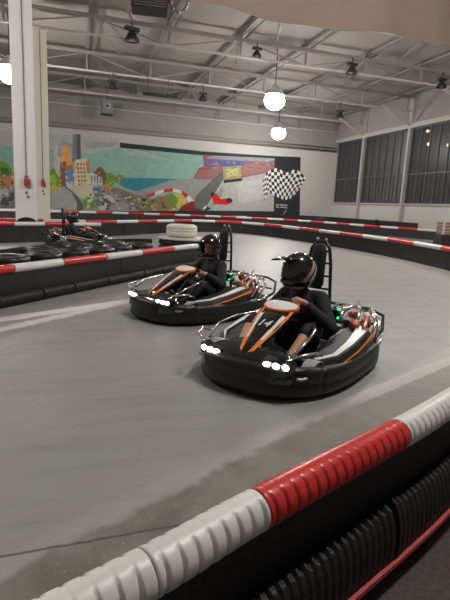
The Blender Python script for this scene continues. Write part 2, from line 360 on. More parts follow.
MURAL = [
 ('teal', [(-7.84, 5.67), (-1.55, 5.34), (-0.68, 5.27), (0.51, 5.21), (1.26, 5.04), (2.02, 5.41), (2.94, 5.63), (3.56, 5.99), (17.14, 5.93), (17.52, 0.86), (-8.13, 0.07)]),
 ('cloud', [(-7.82, 6.09), (3.56, 6.37), (3.57, 5.76), (2.94, 5.4), (2.33, 5.43), (1.71, 5.0), (0.8, 4.93), (0.51, 5.21), (-0.82, 5.33), (-1.7, 5.04), (-3.83, 5.16), (-7.89, 4.69)]),
 ('cloud2', [(0.81, 5.76), (1.72, 5.99), (2.79, 5.92), (3.41, 6.05), (2.94, 5.63), (2.02, 5.56), (1.26, 5.35)]),
 ('cloud3', [(-1.68, 6.07), (-0.23, 6.12), (1.41, 6.19), (0.81, 5.84), (-0.23, 5.67), (-1.54, 5.64)]),
 ('cloud2', [(-0.96, 5.76), (-0.08, 5.69), (0.51, 5.44), (-0.24, 5.3), (-0.82, 5.4)]),
 ('cloud3', [(3.57, 5.61), (5.96, 5.49), (7.62, 4.98), (5.97, 5.02), (4.36, 5.13)]),
 ('greyblock', [(-1.72, 3.92), (-1.48, 5.05), (-1.26, 5.22), (-0.98, 4.5), (-1.02, 2.38), (-1.76, 2.34)]),
 ('lightblock', [(-1.41, 4.91), (-1.19, 5.45), (-1.12, 4.93), (-0.99, 4.35), (-1.01, 2.99), (-1.45, 3.11)]),
 ('cream', [(-1.29, 3.58), (-0.85, 3.76), (-0.87, 2.08), (-1.32, 2.06)]),
 ('orange', [(-0.99, 4.2), (-0.82, 5.33), (-0.31, 5.52), (-0.17, 4.41), (-0.03, 4.04), (-0.99, 4.05)]),
 ('tower', [(-0.0, 6.36), (0.52, 6.41), (0.57, 4.31), (-0.1, 4.26)]),
 ('towerdk', [(0.29, 6.39), (0.55, 6.41), (0.57, 4.31), (0.27, 4.29)]),
 ('brown', [(-0.99, 4.12), (-0.54, 4.31), (-0.5, 2.34), (-1.02, 2.31)]),
 ('orangebr', [(-0.62, 3.92), (-0.03, 4.12), (0.04, 3.51), (-0.56, 3.48)]),
 ('blue', [(-0.56, 3.55), (0.04, 3.74), (0.1, 2.14), (-0.57, 2.41)]),
 ('whiteb', [(-0.57, 2.71), (-0.04, 2.75), (0.02, 2.13), (-0.5, 2.18)]),
 ('creamb', [(0.13, 4.43), (0.95, 4.64), (1.4, 2.52), (1.39, 1.59), (0.63, 1.47), (0.02, 1.98)]),
 ('window', [(0.27, 4.21), (0.4, 4.24), (0.41, 4.05), (0.28, 4.02)]),
 ('window', [(0.5, 4.23), (0.63, 4.25), (0.64, 4.07), (0.51, 4.04)]),
 ('window', [(0.74, 4.25), (0.87, 4.27), (0.87, 4.08), (0.74, 4.06)]),
 ('window', [(0.29, 3.9), (0.42, 3.93), (0.42, 3.74), (0.29, 3.71)]),
 ('window', [(0.52, 3.92), (0.65, 3.94), (0.66, 3.75), (0.53, 3.73)]),
 ('window', [(0.75, 3.94), (0.88, 3.96), (0.89, 3.77), (0.76, 3.75)]),
 ('window', [(0.3, 3.59), (0.43, 3.62), (0.44, 3.43), (0.31, 3.4)]),
 ('window', [(0.54, 3.61), (0.67, 3.63), (0.67, 3.44), (0.54, 3.42)]),
 ('window', [(0.77, 3.62), (0.9, 3.65), (0.91, 3.46), (0.78, 3.43)]),
 ('window', [(0.32, 3.28), (0.45, 3.3), (0.45, 3.11), (0.32, 3.09)]),
 ('window', [(0.55, 3.3), (0.68, 3.32), (0.69, 3.13), (0.56, 3.11)]),
 ('window', [(0.79, 3.31), (0.92, 3.34), (0.92, 3.14), (0.79, 3.12)]),
 ('window', [(0.34, 2.97), (0.46, 2.99), (0.47, 2.8), (0.34, 2.78)]),
 ('window', [(0.57, 2.98), (0.7, 3.01), (0.7, 2.81), (0.58, 2.79)]),
 ('window', [(0.8, 3.0), (0.93, 3.02), (0.94, 2.83), (0.81, 2.81)]),
 ('window', [(0.35, 2.65), (0.48, 2.68), (0.49, 2.49), (0.36, 2.46)]),
 ('window', [(0.59, 2.67), (0.72, 2.69), (0.72, 2.5), (0.59, 2.48)]),
 ('window', [(0.82, 2.68), (0.95, 2.71), (0.96, 2.51), (0.83, 2.49)]),
 ('window', [(0.37, 2.34), (0.5, 2.36), (0.5, 2.17), (0.37, 2.15)]),
 ('window', [(0.6, 2.35), (0.73, 2.38), (0.74, 2.18), (0.61, 2.16)]),
 ('window', [(0.84, 2.37), (0.97, 2.39), (0.97, 2.2), (0.84, 2.17)]),
 ('window', [(0.38, 2.02), (0.51, 2.05), (0.52, 1.85), (0.39, 1.83)]),
 ('window', [(0.62, 2.04), (0.75, 2.06), (0.75, 1.86), (0.62, 1.84)]),
 ('window', [(0.86, 2.05), (0.99, 2.07), (0.99, 1.88), (0.86, 1.85)]),
 ('orangebr', [(0.95, 4.34), (1.18, 4.51), (1.25, 3.44), (1.02, 3.5)]),
 ('whiteb', [(1.17, 3.44), (1.48, 3.61), (2.25, 3.35), (2.33, 2.73), (1.24, 2.51)]),
 ('window', [(1.33, 3.33), (1.42, 3.34), (1.43, 2.76), (1.34, 2.75)]),
 ('window', [(1.55, 3.35), (1.65, 3.35), (1.66, 2.77), (1.57, 2.77)]),
 ('window', [(1.79, 3.36), (1.88, 3.37), (1.89, 2.79), (1.8, 2.78)]),
 ('window', [(2.02, 3.38), (2.11, 3.38), (2.13, 2.8), (2.03, 2.79)]),
 ('hill', [(1.48, 3.53), (1.86, 3.94), (2.1, 4.11), (2.33, 3.82), (2.8, 3.23), (2.95, 2.61), (2.25, 2.65), (2.17, 3.27)]),
 ('green', [(2.48, 3.52), (2.87, 3.66), (3.19, 3.41), (3.58, 3.59), (3.9, 3.3), (3.27, 2.95), (2.95, 2.53), (2.56, 2.9)]),
 ('rockbr', [(2.95, 3.24), (3.58, 3.44), (4.14, 3.32), (4.38, 3.17), (3.43, 2.96)]),
 ('sea', [(3.11, 3.02), (4.22, 3.32), (6.0, 3.43), (8.34, 3.5), (7.51, 3.04), (6.02, 2.55), (5.04, 2.25), (3.99, 2.52)]),
 ('cream', [(0.03, 2.44), (1.4, 2.76), (1.7, 1.76), (0.78, 1.48), (0.1, 1.91)]),
 ('orange2', [(2.09, 2.56), (2.64, 2.83), (3.03, 2.3), (2.8, 1.9), (2.33, 2.11)]),
 ('greyroad', [(2.02, 2.09), (2.96, 2.06), (3.99, 1.8), (5.21, 1.38), (5.72, 0.67), (0.46, 0.52), (1.39, 1.43)]),
 ('carblue', [(1.4, 2.37), (2.02, 2.48), (2.17, 1.78), (1.63, 1.68)]),
 ('cardark', [(1.7, 1.44), (2.33, 1.71), (2.96, 1.27), (2.64, 0.77), (1.78, 0.97)]),
 ('carlight', [(2.33, 1.95), (2.96, 1.74), (3.44, 1.21), (2.96, 1.27)]),
 ('carlight', [(1.86, 0.98), (2.48, 1.09), (2.64, 0.77), (2.01, 0.59)]),
 ('cobble', [(2.95, 2.53), (3.59, 2.49), (4.72, 2.08), (6.2, 1.75), (7.7, 1.99), (8.4, 1.37), (7.31, 0.65), (5.22, 0.65), (3.92, 1.39), (3.04, 1.99)]),
 ('rockdk', [(5.21, 1.7), (5.7, 1.81), (5.79, 1.32), (5.46, 1.15)]),
 ('cobbledk', [(3.59, 2.18), (4.56, 1.91), (4.89, 1.44), (3.91, 1.71)]),
 ('rockbr', [(6.03, 1.66), (6.86, 2.03), (7.87, 2.08), (8.4, 1.53), (7.9, 0.84), (6.05, 0.76), (5.71, 1.24)]),
 ('green', [(7.28, 2.13), (7.86, 2.33), (8.47, 1.95), (8.24, 1.19), (7.56, 1.08), (7.88, 1.67)]),
 ('yellow', [(7.86, 2.33), (8.72, 2.21), (9.17, 1.82), (8.92, 1.31), (8.24, 0.94), (7.56, 0.83), (8.23, 1.27), (8.47, 1.87)]),
 ('greyroad', [(4.55, 2.15), (6.01, 2.71), (7.83, 3.39), (9.88, 3.68), (12.18, 3.65), (12.47, 1.56), (9.88, 1.43), (9.24, 2.15), (8.2, 2.51), (6.85, 2.35), (5.7, 1.89)]),
 ('kred', [(5.7, 2.05), (6.44, 2.33), (6.44, 2.07), (5.7, 1.79)]),
 ('kwhite', [(6.44, 2.33), (7.18, 2.58), (7.19, 2.32), (6.44, 2.07)]),
 ('kred', [(7.18, 2.58), (7.94, 2.72), (7.94, 2.46), (7.19, 2.32)]),
 ('kwhite', [(7.94, 2.72), (8.71, 2.58), (8.72, 2.32), (7.94, 2.46)]),
 ('kred', [(8.71, 2.58), (9.33, 2.24), (9.07, 1.96), (8.72, 2.32)]),
 ('kwhite', [(9.33, 2.24), (9.78, 1.76), (9.53, 1.48), (9.07, 1.96)]),
 ('dkred', [(8.75, 1.3), (9.6, 1.76), (10.58, 1.64), (10.7, 0.88), (8.42, 0.87)]),
 ('standred', [(10.41, 5.55), (11.37, 5.66), (17.18, 5.34), (17.23, 4.66), (13.8, 3.92), (12.18, 3.65), (9.62, 3.58), (10.11, 4.51), (10.54, 4.7)]),
 ('standblue', [(10.51, 5.27), (12.99, 5.37), (15.18, 5.53), (13.74, 4.93), (11.51, 4.61), (10.62, 4.71)]),
 ('standgrey', [(11.37, 5.65), (16.48, 5.76), (15.75, 5.41), (13.72, 5.38), (10.69, 5.33)]),
 ('standmix', [(10.2, 4.35), (12.13, 4.73), (12.09, 3.65), (9.62, 3.58)]),
 ('standmix2', [(14.01, 5.03), (16.97, 5.66), (17.04, 4.73), (14.07, 4.11)]),
 ('paver', [(13.8, 3.92), (17.23, 4.74), (17.5, 1.17), (11.41, 0.95), (12.41, 2.66), (12.27, 3.66)]),
 ('paverlt', [(13.46, 3.4), (15.85, 4.05), (16.54, 2.36), (13.93, 1.71)]),
 ('ramp', [(12.23, 4.49), (12.37, 3.5), (10.6, 0.96), (9.88, 1.27), (9.86, 2.02), (10.27, 2.54)]),
 ('rampedge', [(12.31, 3.66), (12.45, 3.59), (11.04, 1.15), (10.77, 1.14)]),
 ('board', [(12.22, 4.74), (13.92, 4.98), (13.9, 3.84), (12.36, 3.58)]),
 ('boardlt', [(12.49, 4.59), (13.66, 4.75), (13.6, 4.16), (12.71, 3.94)]),
 ('black', [(12.36, 3.66), (14.08, 3.94), (14.0, 3.68), (12.37, 3.41)]),
 ('kartred', [(11.35, 2.18), (11.7, 2.54), (12.17, 2.05), (13.07, 2.18), (13.27, 1.85), (12.74, 1.57), (11.56, 1.6)]),
 ('black', [(12.62, 2.08), (12.98, 2.22), (13.27, 2.02), (13.1, 1.76), (12.73, 1.74)]),
 ('black', [(11.25, 2.51), (11.51, 2.61), (11.61, 2.36), (11.35, 2.18)]),
 ('black', [(10.59, 1.21), (11.03, 1.4), (11.31, 1.16), (10.87, 0.97)]),
 ('kwhite', [(10.59, 1.21), (10.85, 1.44), (10.95, 1.27), (10.69, 1.05)]),
 ('greyroad', [(-8.06, 1.54), (-4.9, 2.16), (-4.27, 2.19), (-4.34, 0.16), (-8.13, 0.07)]),
 ('orange2', [(-8.0, 2.7), (-5.29, 2.87), (-4.31, 3.15), (-4.27, 2.19), (-5.33, 1.98), (-8.05, 1.68)]),
 ('green', [(-7.94, 3.84), (-5.95, 3.55), (-5.25, 3.96), (-4.84, 3.92), (-4.51, 3.51), (-4.38, 3.07), (-5.02, 2.74), (-8.0, 2.55)]),
 ('greendk', [(-5.27, 3.53), (-4.72, 3.49), (-4.59, 3.06), (-5.15, 2.88)]),
 ('carlight', [(-5.68, 1.67), (-4.91, 2.01), (-4.65, 1.5), (-5.22, 1.02), (-5.77, 1.14)]),
 ('cardark', [(-5.21, 1.25), (-4.5, 1.73), (-4.3, 1.29), (-4.82, 0.67), (-5.37, 0.79)]),
 ('cobble', [(-8.09, 0.95), (-5.38, 0.64), (-4.32, 0.77), (-4.34, 0.16), (-8.13, 0.07)]),
 ('green', [(-1.73, 3.55), (-1.44, 3.72), (-1.22, 3.28), (-1.01, 2.99), (-0.94, 2.54), (-1.24, 2.22), (-1.76, 2.34)]),
 ('greenlt', [(-1.74, 3.1), (-1.44, 3.27), (-1.23, 2.83), (-1.46, 2.51), (-1.75, 2.64)]),
 ('yellow', [(-1.76, 2.34), (-1.02, 2.53), (-0.95, 2.08), (-1.47, 1.82), (-1.76, 1.88)]),
 ('track', [(-1.62, 1.81), (-0.8, 2.32), (-0.13, 2.05), (0.24, 1.37), (0.39, 0.56), (-1.65, 0.43)]),
 ('cobbledk', [(-0.72, 2.32), (-0.5, 2.34), (0.32, 1.61), (0.7, 1.08), (0.69, 0.53), (0.23, 0.51), (0.24, 1.21), (-0.2, 1.97)]),
 ('green', [(0.7, 1.39), (1.16, 1.61), (1.7, 1.37), (1.62, 0.81), (0.77, 0.69)]),
 ('greenlt', [(0.93, 1.41), (1.32, 1.46), (1.47, 1.12), (1.01, 1.02)]),
 ('cobbledk', [(3.35, 1.51), (3.7, 1.53), (3.68, 1.4), (3.38, 1.39)]),
 ('rockbr', [(2.48, 1.16), (2.74, 1.21), (2.72, 1.06), (2.51, 1.02)]),
 ('rockbr', [(2.86, 2.25), (3.18, 2.31), (3.15, 2.16), (2.88, 2.1)]),
 ('cobbledk', [(5.09, 1.33), (5.39, 1.39), (5.37, 1.29), (5.12, 1.23)]),
 ('cardark', [(2.07, 2.46), (2.4, 2.45), (2.37, 2.31), (2.09, 2.32)]),
 ('greyroad', [(3.32, 1.11), (3.59, 1.12), (3.57, 0.98), (3.34, 0.97)]),
 ('cobble', [(2.14, 1.41), (2.39, 1.38), (2.36, 1.25), (2.16, 1.28)]),
 ('orange2', [(4.21, 1.78), (4.43, 1.83), (4.41, 1.71), (4.24, 1.66)]),
 ('greyroad', [(2.21, 2.31), (2.44, 2.37), (2.42, 2.28), (2.24, 2.22)]),
 ('rockbr', [(1.86, 2.19), (2.2, 2.16), (2.17, 2.03), (1.89, 2.06)]),
 ('cardark', [(3.25, 1.51), (3.46, 1.54), (3.44, 1.39), (3.27, 1.36)]),
 ('cobble', [(2.96, 0.92), (3.27, 0.96), (3.25, 0.86), (2.98, 0.83)]),
 ('cobbledk', [(1.9, 1.75), (2.16, 1.79), (2.13, 1.64), (1.92, 1.6)]),
 ('rockbr', [(2.49, 1.28), (2.69, 1.33), (2.66, 1.18), (2.51, 1.14)]),
 ('cobble', [(5.17, 2.01), (5.51, 2.02), (5.49, 1.84), (5.2, 1.83)]),
 ('carlight', [(2.55, 1.81), (2.88, 1.87), (2.86, 1.73), (2.57, 1.67)]),
 ('cobble', [(2.56, 2.03), (2.87, 2.07), (2.85, 1.95), (2.58, 1.91)]),
 ('cobbledk', [(2.1, 2.16), (2.39, 2.19), (2.37, 2.1), (2.13, 2.08)]),
 ('carlight', [(3.36, 0.95), (3.63, 0.92), (3.6, 0.78), (3.39, 0.81)]),
 ('carlight', [(3.94, 1.81), (4.16, 1.8), (4.14, 1.66), (3.96, 1.67)]),
 ('cobbledk', [(4.33, 1.0), (4.55, 0.98), (4.52, 0.8), (4.35, 0.83)]),
 ('greyroad', [(2.12, 2.43), (2.31, 2.46), (2.29, 2.33), (2.14, 2.3)]),
 ('carlight', [(4.2, 1.85), (4.53, 1.89), (4.51, 1.75), (4.23, 1.71)]),
 ('cobbledk', [(4.98, 0.99), (5.18, 0.98), (5.16, 0.85), (5.0, 0.85)]),
 ('cardark', [(3.9, 1.85), (4.24, 1.92), (4.22, 1.81), (3.92, 1.75)]),
 ('carlight', [(3.22, 1.97), (3.4, 1.98), (3.38, 1.86), (3.24, 1.86)]),
 ('cobbledk', [(2.16, 2.27), (2.42, 2.26), (2.39, 2.15), (2.18, 2.16)]),
 ('greyroad', [(3.79, 2.05), (3.98, 2.02), (3.96, 1.93), (3.82, 1.96)]),
 ('cardark', [(2.88, 2.33), (3.17, 2.39), (3.14, 2.29), (2.91, 2.24)]),
 ('greyroad', [(2.91, 0.87), (3.1, 0.85), (3.08, 0.72), (2.94, 0.73)]),
 ('rockbr', [(4.31, 1.99), (4.67, 2.05), (4.64, 1.93), (4.33, 1.88)]),
 ('cobbledk', [(4.88, 1.1), (5.14, 1.08), (5.12, 0.91), (4.9, 0.94)]),
 ('cobble', [(1.91, 1.41), (2.15, 1.46), (2.12, 1.37), (1.93, 1.32)]),
 ('greyroad', [(3.99, 0.92), (4.33, 0.95), (4.31, 0.8), (4.01, 0.77)]),
 ('cobbledk', [(4.17, 1.6), (4.43, 1.62), (4.41, 1.48), (4.19, 1.47)]),
 ('rockbr', [(1.96, 1.51), (2.22, 1.5), (2.19, 1.4), (1.98, 1.4)]),
 ('carlight', [(4.46, 1.34), (4.73, 1.37), (4.71, 1.2), (4.49, 1.18)]),
 ('rockbr', [(4.11, 1.93), (4.32, 1.92), (4.3, 1.76), (4.14, 1.76)]),
 ('orange2', [(3.51, 1.95), (3.76, 1.95), (3.73, 1.84), (3.53, 1.84)]),
 ('cardark', [(4.55, 1.04), (4.9, 1.05), (4.88, 0.93), (4.58, 0.92)]),
 ('cobble', [(2.55, 2.23), (2.79, 2.28), (2.76, 2.12), (2.57, 2.06)]),
 ('carlight', [(5.04, 1.74), (5.25, 1.77), (5.23, 1.64), (5.06, 1.61)]),
 ('orange2', [(4.63, 1.66), (4.91, 1.65), (4.89, 1.5), (4.66, 1.51)]),
 ('cobble', [(5.15, 1.54), (5.35, 1.52), (5.33, 1.42), (5.18, 1.45)]),
 ('greyroad', [(4.11, 1.83), (4.36, 1.84), (4.33, 1.69), (4.14, 1.69)]),
 ('carlight', [(2.3, 1.74), (2.49, 1.77), (2.46, 1.61), (2.33, 1.58)]),
 ('greyroad', [(4.52, 0.96), (4.73, 0.96), (4.7, 0.86), (4.55, 0.86)]),
 ('carlight', [(4.56, 0.99), (4.87, 1.01), (4.84, 0.9), (4.58, 0.88)]),
 ('orange2', [(4.24, 1.23), (4.52, 1.27), (4.49, 1.18), (4.26, 1.14)]),
 ('rockbr', [(3.0, 1.33), (3.27, 1.31), (3.25, 1.17), (3.02, 1.18)]),
 ('whiteb', [(2.36, 1.27), (2.55, 1.24), (2.53, 1.07), (2.38, 1.1)]),
 ('rockbr', [(1.02, 1.55), (1.27, 1.58), (1.24, 1.35), (1.04, 1.33)]),
 ('carlight', [(1.99, 1.53), (2.27, 1.56), (2.25, 1.4), (2.01, 1.38)]),
 ('carlight', [(0.96, 0.97), (1.23, 1.02), (1.21, 0.79), (0.98, 0.74)]),
 ('cardark', [(2.45, 0.87), (2.77, 0.86), (2.74, 0.67), (2.48, 0.69)]),
 ('cardark', [(1.26, 1.19), (1.42, 1.24), (1.39, 1.06), (1.28, 1.01)]),
 ('carblue', [(1.8, 1.15), (2.03, 1.13), (2.0, 1.0), (1.82, 1.03)]),
 ('whiteb', [(1.57, 2.17), (1.81, 2.15), (1.79, 1.95), (1.6, 1.98)]),
 ('whiteb', [(1.05, 1.47), (1.32, 1.46), (1.29, 1.24), (1.07, 1.25)]),
 ('green', [(1.85, 1.26), (2.12, 1.27), (2.1, 1.1), (1.87, 1.09)]),
 ('green', [(1.82, 2.0), (2.05, 2.04), (2.03, 1.81), (1.84, 1.78)]),
 ('rockbr', [(1.48, 1.02), (1.78, 1.0), (1.75, 0.86), (1.5, 0.88)]),
 ('rockbr', [(1.75, 1.42), (1.94, 1.43), (1.91, 1.25), (1.77, 1.24)]),
 ('rockbr', [(1.47, 1.46), (1.64, 1.46), (1.61, 1.23), (1.5, 1.23)]),
 ('whiteb', [(1.01, 2.06), (1.19, 2.07), (1.16, 1.85), (1.03, 1.83)]),
 ('whiteb', [(1.27, 1.54), (1.45, 1.52), (1.43, 1.35), (1.3, 1.37)]),
 ('green', [(1.75, 2.08), (1.97, 2.11), (1.95, 1.99), (1.77, 1.96)]),
 ('cardark', [(2.23, 2.23), (2.41, 2.22), (2.39, 2.07), (2.25, 2.08)]),
 ('rockbr', [(2.12, 1.91), (2.36, 1.91), (2.33, 1.73), (2.15, 1.73)]),
 ('green', [(1.93, 1.23), (2.2, 1.28), (2.18, 1.06), (1.96, 1.0)]),
 ('green', [(1.54, 1.47), (1.72, 1.47), (1.7, 1.33), (1.56, 1.33)]),
 ('green', [(1.18, 1.9), (1.42, 1.94), (1.4, 1.76), (1.2, 1.71)]),
 ('carlight', [(1.94, 1.75), (2.13, 1.72), (2.1, 1.53), (1.97, 1.56)]),
 ('green', [(1.18, 0.79), (1.47, 0.83), (1.45, 0.69), (1.2, 0.66)]),
 ('green', [(0.94, 1.64), (1.16, 1.65), (1.14, 1.42), (0.96, 1.42)]),
 ('green', [(1.01, 1.62), (1.27, 1.67), (1.25, 1.55), (1.03, 1.51)]),
 ('green', [(6.18, 1.08), (6.4, 1.08), (6.38, 0.91), (6.2, 0.91)]),
 ('rockbr', [(6.63, 1.21), (6.83, 1.26), (6.81, 1.15), (6.66, 1.11)]),
 ('rockbr', [(7.46, 1.31), (7.79, 1.36), (7.76, 1.21), (7.49, 1.16)]),
 ('rockbr', [(5.69, 1.04), (6.02, 1.1), (6.0, 0.91), (5.72, 0.85)]),
 ('yellow', [(5.47, 1.16), (5.65, 1.18), (5.63, 1.07), (5.5, 1.06)]),
 ('cobbledk', [(6.67, 1.42), (6.94, 1.42), (6.92, 1.31), (6.7, 1.32)]),
 ('cobbledk', [(5.62, 1.35), (5.9, 1.4), (5.88, 1.26), (5.64, 1.22)]),
 ('greenlt', [(5.35, 1.06), (5.57, 1.04), (5.55, 0.93), (5.38, 0.96)]),
 ('green', [(8.04, 1.37), (8.24, 1.4), (8.22, 1.24), (8.07, 1.22)]),
 ('cobbledk', [(5.92, 1.64), (6.21, 1.61), (6.19, 1.5), (5.95, 1.53)]),
 ('yellow', [(7.9, 1.11), (8.19, 1.1), (8.17, 0.92), (7.93, 0.94)]),
 ('green', [(5.69, 1.57), (5.99, 1.63), (5.97, 1.5), (5.72, 1.45)]),
 ('green', [(8.21, 1.1), (8.39, 1.07), (8.37, 0.94), (8.24, 0.98)]),
 ('yellow', [(6.11, 1.21), (6.37, 1.23), (6.35, 1.08), (6.14, 1.06)]),
 ('rockdk', [(7.08, 1.22), (7.38, 1.28), (7.36, 1.08), (7.11, 1.02)]),
 ('greenlt', [(5.38, 1.52), (5.62, 1.5), (5.6, 1.36), (5.41, 1.37)]),
 ('rockdk', [(6.22, 1.67), (6.43, 1.68), (6.41, 1.49), (6.25, 1.49)]),
 ('greenlt', [(6.36, 1.33), (6.66, 1.35), (6.64, 1.24), (6.38, 1.23)]),
 ('cobbledk', [(5.29, 1.22), (5.58, 1.19), (5.56, 1.09), (5.32, 1.12)]),
 ('yellow', [(6.27, 0.96), (6.58, 0.97), (6.56, 0.81), (6.3, 0.81)]),
 ('green', [(8.05, 1.5), (8.31, 1.52), (8.29, 1.36), (8.08, 1.34)]),
 ('rockbr', [(6.57, 1.55), (6.89, 1.54), (6.87, 1.38), (6.59, 1.39)]),
 ('yellow', [(5.09, 1.5), (5.26, 1.48), (5.24, 1.37), (5.12, 1.39)]),
 ('green', [(5.21, 1.45), (5.44, 1.44), (5.42, 1.28), (5.24, 1.29)]),
 ('cobbledk', [(5.29, 0.97), (5.52, 0.93), (5.5, 0.79), (5.31, 0.83)]),
 ('cobbledk', [(5.19, 1.62), (5.48, 1.67), (5.46, 1.48), (5.22, 1.44)]),
 ('rockbr', [(6.95, 1.69), (7.22, 1.74), (7.2, 1.59), (6.97, 1.55)]),
 ('rockdk', [(6.16, 1.62), (6.39, 1.64), (6.37, 1.53), (6.19, 1.51)]),
 ('cobbledk', [(5.87, 1.26), (6.11, 1.27), (6.09, 1.09), (5.9, 1.09)]),
 ('rockdk', [(8.08, 1.24), (8.29, 1.21), (8.27, 1.1), (8.11, 1.13)]),
 ('rockdk', [(7.02, 1.5), (7.23, 1.5), (7.21, 1.33), (7.05, 1.33)]),
 ('greenlt', [(5.64, 1.5), (5.85, 1.51), (5.82, 1.31), (5.67, 1.31)]),
 ('yellow', [(7.97, 1.11), (8.14, 1.14), (8.12, 1.04), (7.99, 1.01)]),
 ('greenlt', [(5.13, 1.67), (5.33, 1.65), (5.31, 1.53), (5.16, 1.54)]),
 ('rockbr', [(2.58, 3.36), (2.81, 3.39), (2.79, 3.28), (2.6, 3.25)]),
 ('greenlt', [(2.86, 3.02), (3.08, 3.07), (3.06, 2.99), (2.89, 2.94)]),
 ('rockbr', [(3.02, 3.03), (3.19, 3.07), (3.16, 2.98), (3.05, 2.94)]),
 ('green', [(2.78, 3.01), (3.0, 3.01), (2.97, 2.91), (2.81, 2.92)]),
 ('hill', [(3.05, 3.33), (3.23, 3.34), (3.21, 3.22), (3.07, 3.22)]),
 ('green', [(2.79, 3.0), (2.92, 2.99), (2.9, 2.89), (2.82, 2.9)]),
 ('greenlt', [(3.42, 3.23), (3.63, 3.21), (3.6, 3.11), (3.44, 3.13)]),
 ('rockbr', [(2.89, 3.04), (3.05, 3.03), (3.02, 2.94), (2.91, 2.95)]),
 ('greenlt', [(3.01, 2.99), (3.17, 3.01), (3.14, 2.91), (3.04, 2.89)]),
 ('greenlt', [(2.46, 2.94), (2.58, 2.94), (2.56, 2.81), (2.48, 2.81)]),
 ('greenlt', [(3.49, 3.33), (3.65, 3.33), (3.63, 3.24), (3.51, 3.24)]),
 ('green', [(2.6, 3.0), (2.82, 3.06), (2.8, 2.95), (2.63, 2.9)]),
 ('green', [(3.18, 3.17), (3.41, 3.15), (3.39, 3.02), (3.2, 3.04)]),
 ('green', [(3.24, 3.36), (3.42, 3.39), (3.4, 3.28), (3.26, 3.25)]),
 ('hill', [(3.74, 3.54), (3.93, 3.53), (3.91, 3.44), (3.76, 3.46)]),
 ('hill', [(2.71, 3.38), (2.92, 3.37), (2.89, 3.25), (2.73, 3.27)]),
 ('green', [(2.87, 2.98), (3.03, 2.99), (3.01, 2.9), (2.9, 2.89)]),
 ('green', [(3.44, 2.94), (3.61, 2.93), (3.58, 2.79), (3.46, 2.8)]),
 ('rockbr', [(3.59, 3.01), (3.82, 3.01), (3.8, 2.85), (3.62, 2.85)]),
 ('greenlt', [(3.44, 3.02), (3.61, 3.06), (3.59, 2.95), (3.47, 2.91)]),
 ('rockbr', [(3.89, 3.35), (4.02, 3.36), (4.0, 3.27), (3.91, 3.25)]),
 ('greenlt', [(2.76, 2.92), (2.93, 2.95), (2.91, 2.81), (2.78, 2.78)]),
 ('standred', [(15.5, 5.42), (15.75, 5.43), (15.73, 5.33), (15.53, 5.32)]),
 ('standmix2', [(12.54, 5.19), (12.85, 5.2), (12.82, 5.1), (12.57, 5.09)]),
 ('standmix', [(14.33, 5.3), (14.6, 5.35), (14.58, 5.27), (14.36, 5.22)]),
 ('standmix2', [(14.57, 4.78), (14.93, 4.8), (14.91, 4.68), (14.6, 4.65)]),
 ('standblue', [(16.42, 5.36), (16.78, 5.39), (16.76, 5.26), (16.45, 5.23)]),
 ('standgrey', [(13.09, 5.22), (13.35, 5.19), (13.33, 5.07), (13.12, 5.1)]),
 ('standmix2', [(15.52, 4.96), (15.77, 4.94), (15.75, 4.8), (15.56, 4.83)]),
 ('standmix2', [(16.36, 5.28), (16.66, 5.26), (16.64, 5.16), (16.4, 5.18)]),
 ('standgrey', [(11.58, 5.03), (11.86, 5.05), (11.83, 4.92), (11.61, 4.91)]),
 ('standblue', [(12.27, 4.92), (12.52, 4.99), (12.5, 4.87), (12.3, 4.81)]),
 ('standmix2', [(15.8, 5.52), (16.09, 5.58), (16.07, 5.46), (15.83, 5.4)]),
 ('standred', [(14.96, 5.45), (15.37, 5.48), (15.35, 5.38), (15.0, 5.35)]),
 ('standblue', [(15.6, 5.25), (16.05, 5.25), (16.03, 5.17), (15.63, 5.18)]),
 ('standmix', [(10.84, 4.91), (11.17, 4.89), (11.15, 4.76), (10.88, 4.79)]),
 ('standmix', [(12.52, 5.28), (12.82, 5.28), (12.8, 5.18), (12.56, 5.19)]),
 ('standred', [(11.06, 5.13), (11.43, 5.13), (11.41, 5.02), (11.09, 5.02)]),
 ('standgrey', [(14.7, 5.49), (15.02, 5.54), (15.0, 5.42), (14.74, 5.38)]),
 ('standgrey', [(11.32, 4.68), (11.73, 4.69), (11.71, 4.56), (11.35, 4.56)]),
 ('standmix2', [(11.56, 4.8), (11.99, 4.79), (11.97, 4.67), (11.59, 4.69)]),
 ('standmix', [(14.07, 5.39), (14.34, 5.45), (14.32, 5.35), (14.11, 5.3)]),
 ('standred', [(16.63, 5.21), (17.04, 5.2), (17.02, 5.11), (16.67, 5.12)]),
 ('standblue', [(11.25, 4.79), (11.49, 4.84), (11.47, 4.73), (11.28, 4.68)]),
 ('standblue', [(13.13, 4.76), (13.49, 4.81), (13.47, 4.73), (13.16, 4.69)]),
 ('standgrey', [(16.91, 5.33), (17.33, 5.32), (17.31, 5.23), (16.94, 5.24)]),
 ('standmix2', [(11.46, 5.11), (11.72, 5.13), (11.69, 5.02), (11.49, 5.0)]),
 ('standblue', [(14.54, 4.94), (14.91, 4.93), (14.89, 4.84), (14.57, 4.85)]),
 ('standmix2', [(14.77, 5.04), (15.0, 5.08), (14.98, 4.98), (14.8, 4.96)]),
 ('standgrey', [(11.27, 4.97), (11.6, 4.96), (11.58, 4.84), (11.3, 4.85)]),
 ('standgrey', [(15.1, 5.33), (15.45, 5.39), (15.43, 5.3), (15.13, 5.25)]),
 ('standblue', [(13.72, 5.32), (14.11, 5.35), (14.09, 5.21), (13.76, 5.19)]),
 ('standmix2', [(14.15, 5.44), (14.52, 5.5), (14.5, 5.38), (14.18, 5.32)]),
 ('standmix2', [(14.23, 4.94), (14.54, 4.97), (14.52, 4.84), (14.27, 4.81)]),
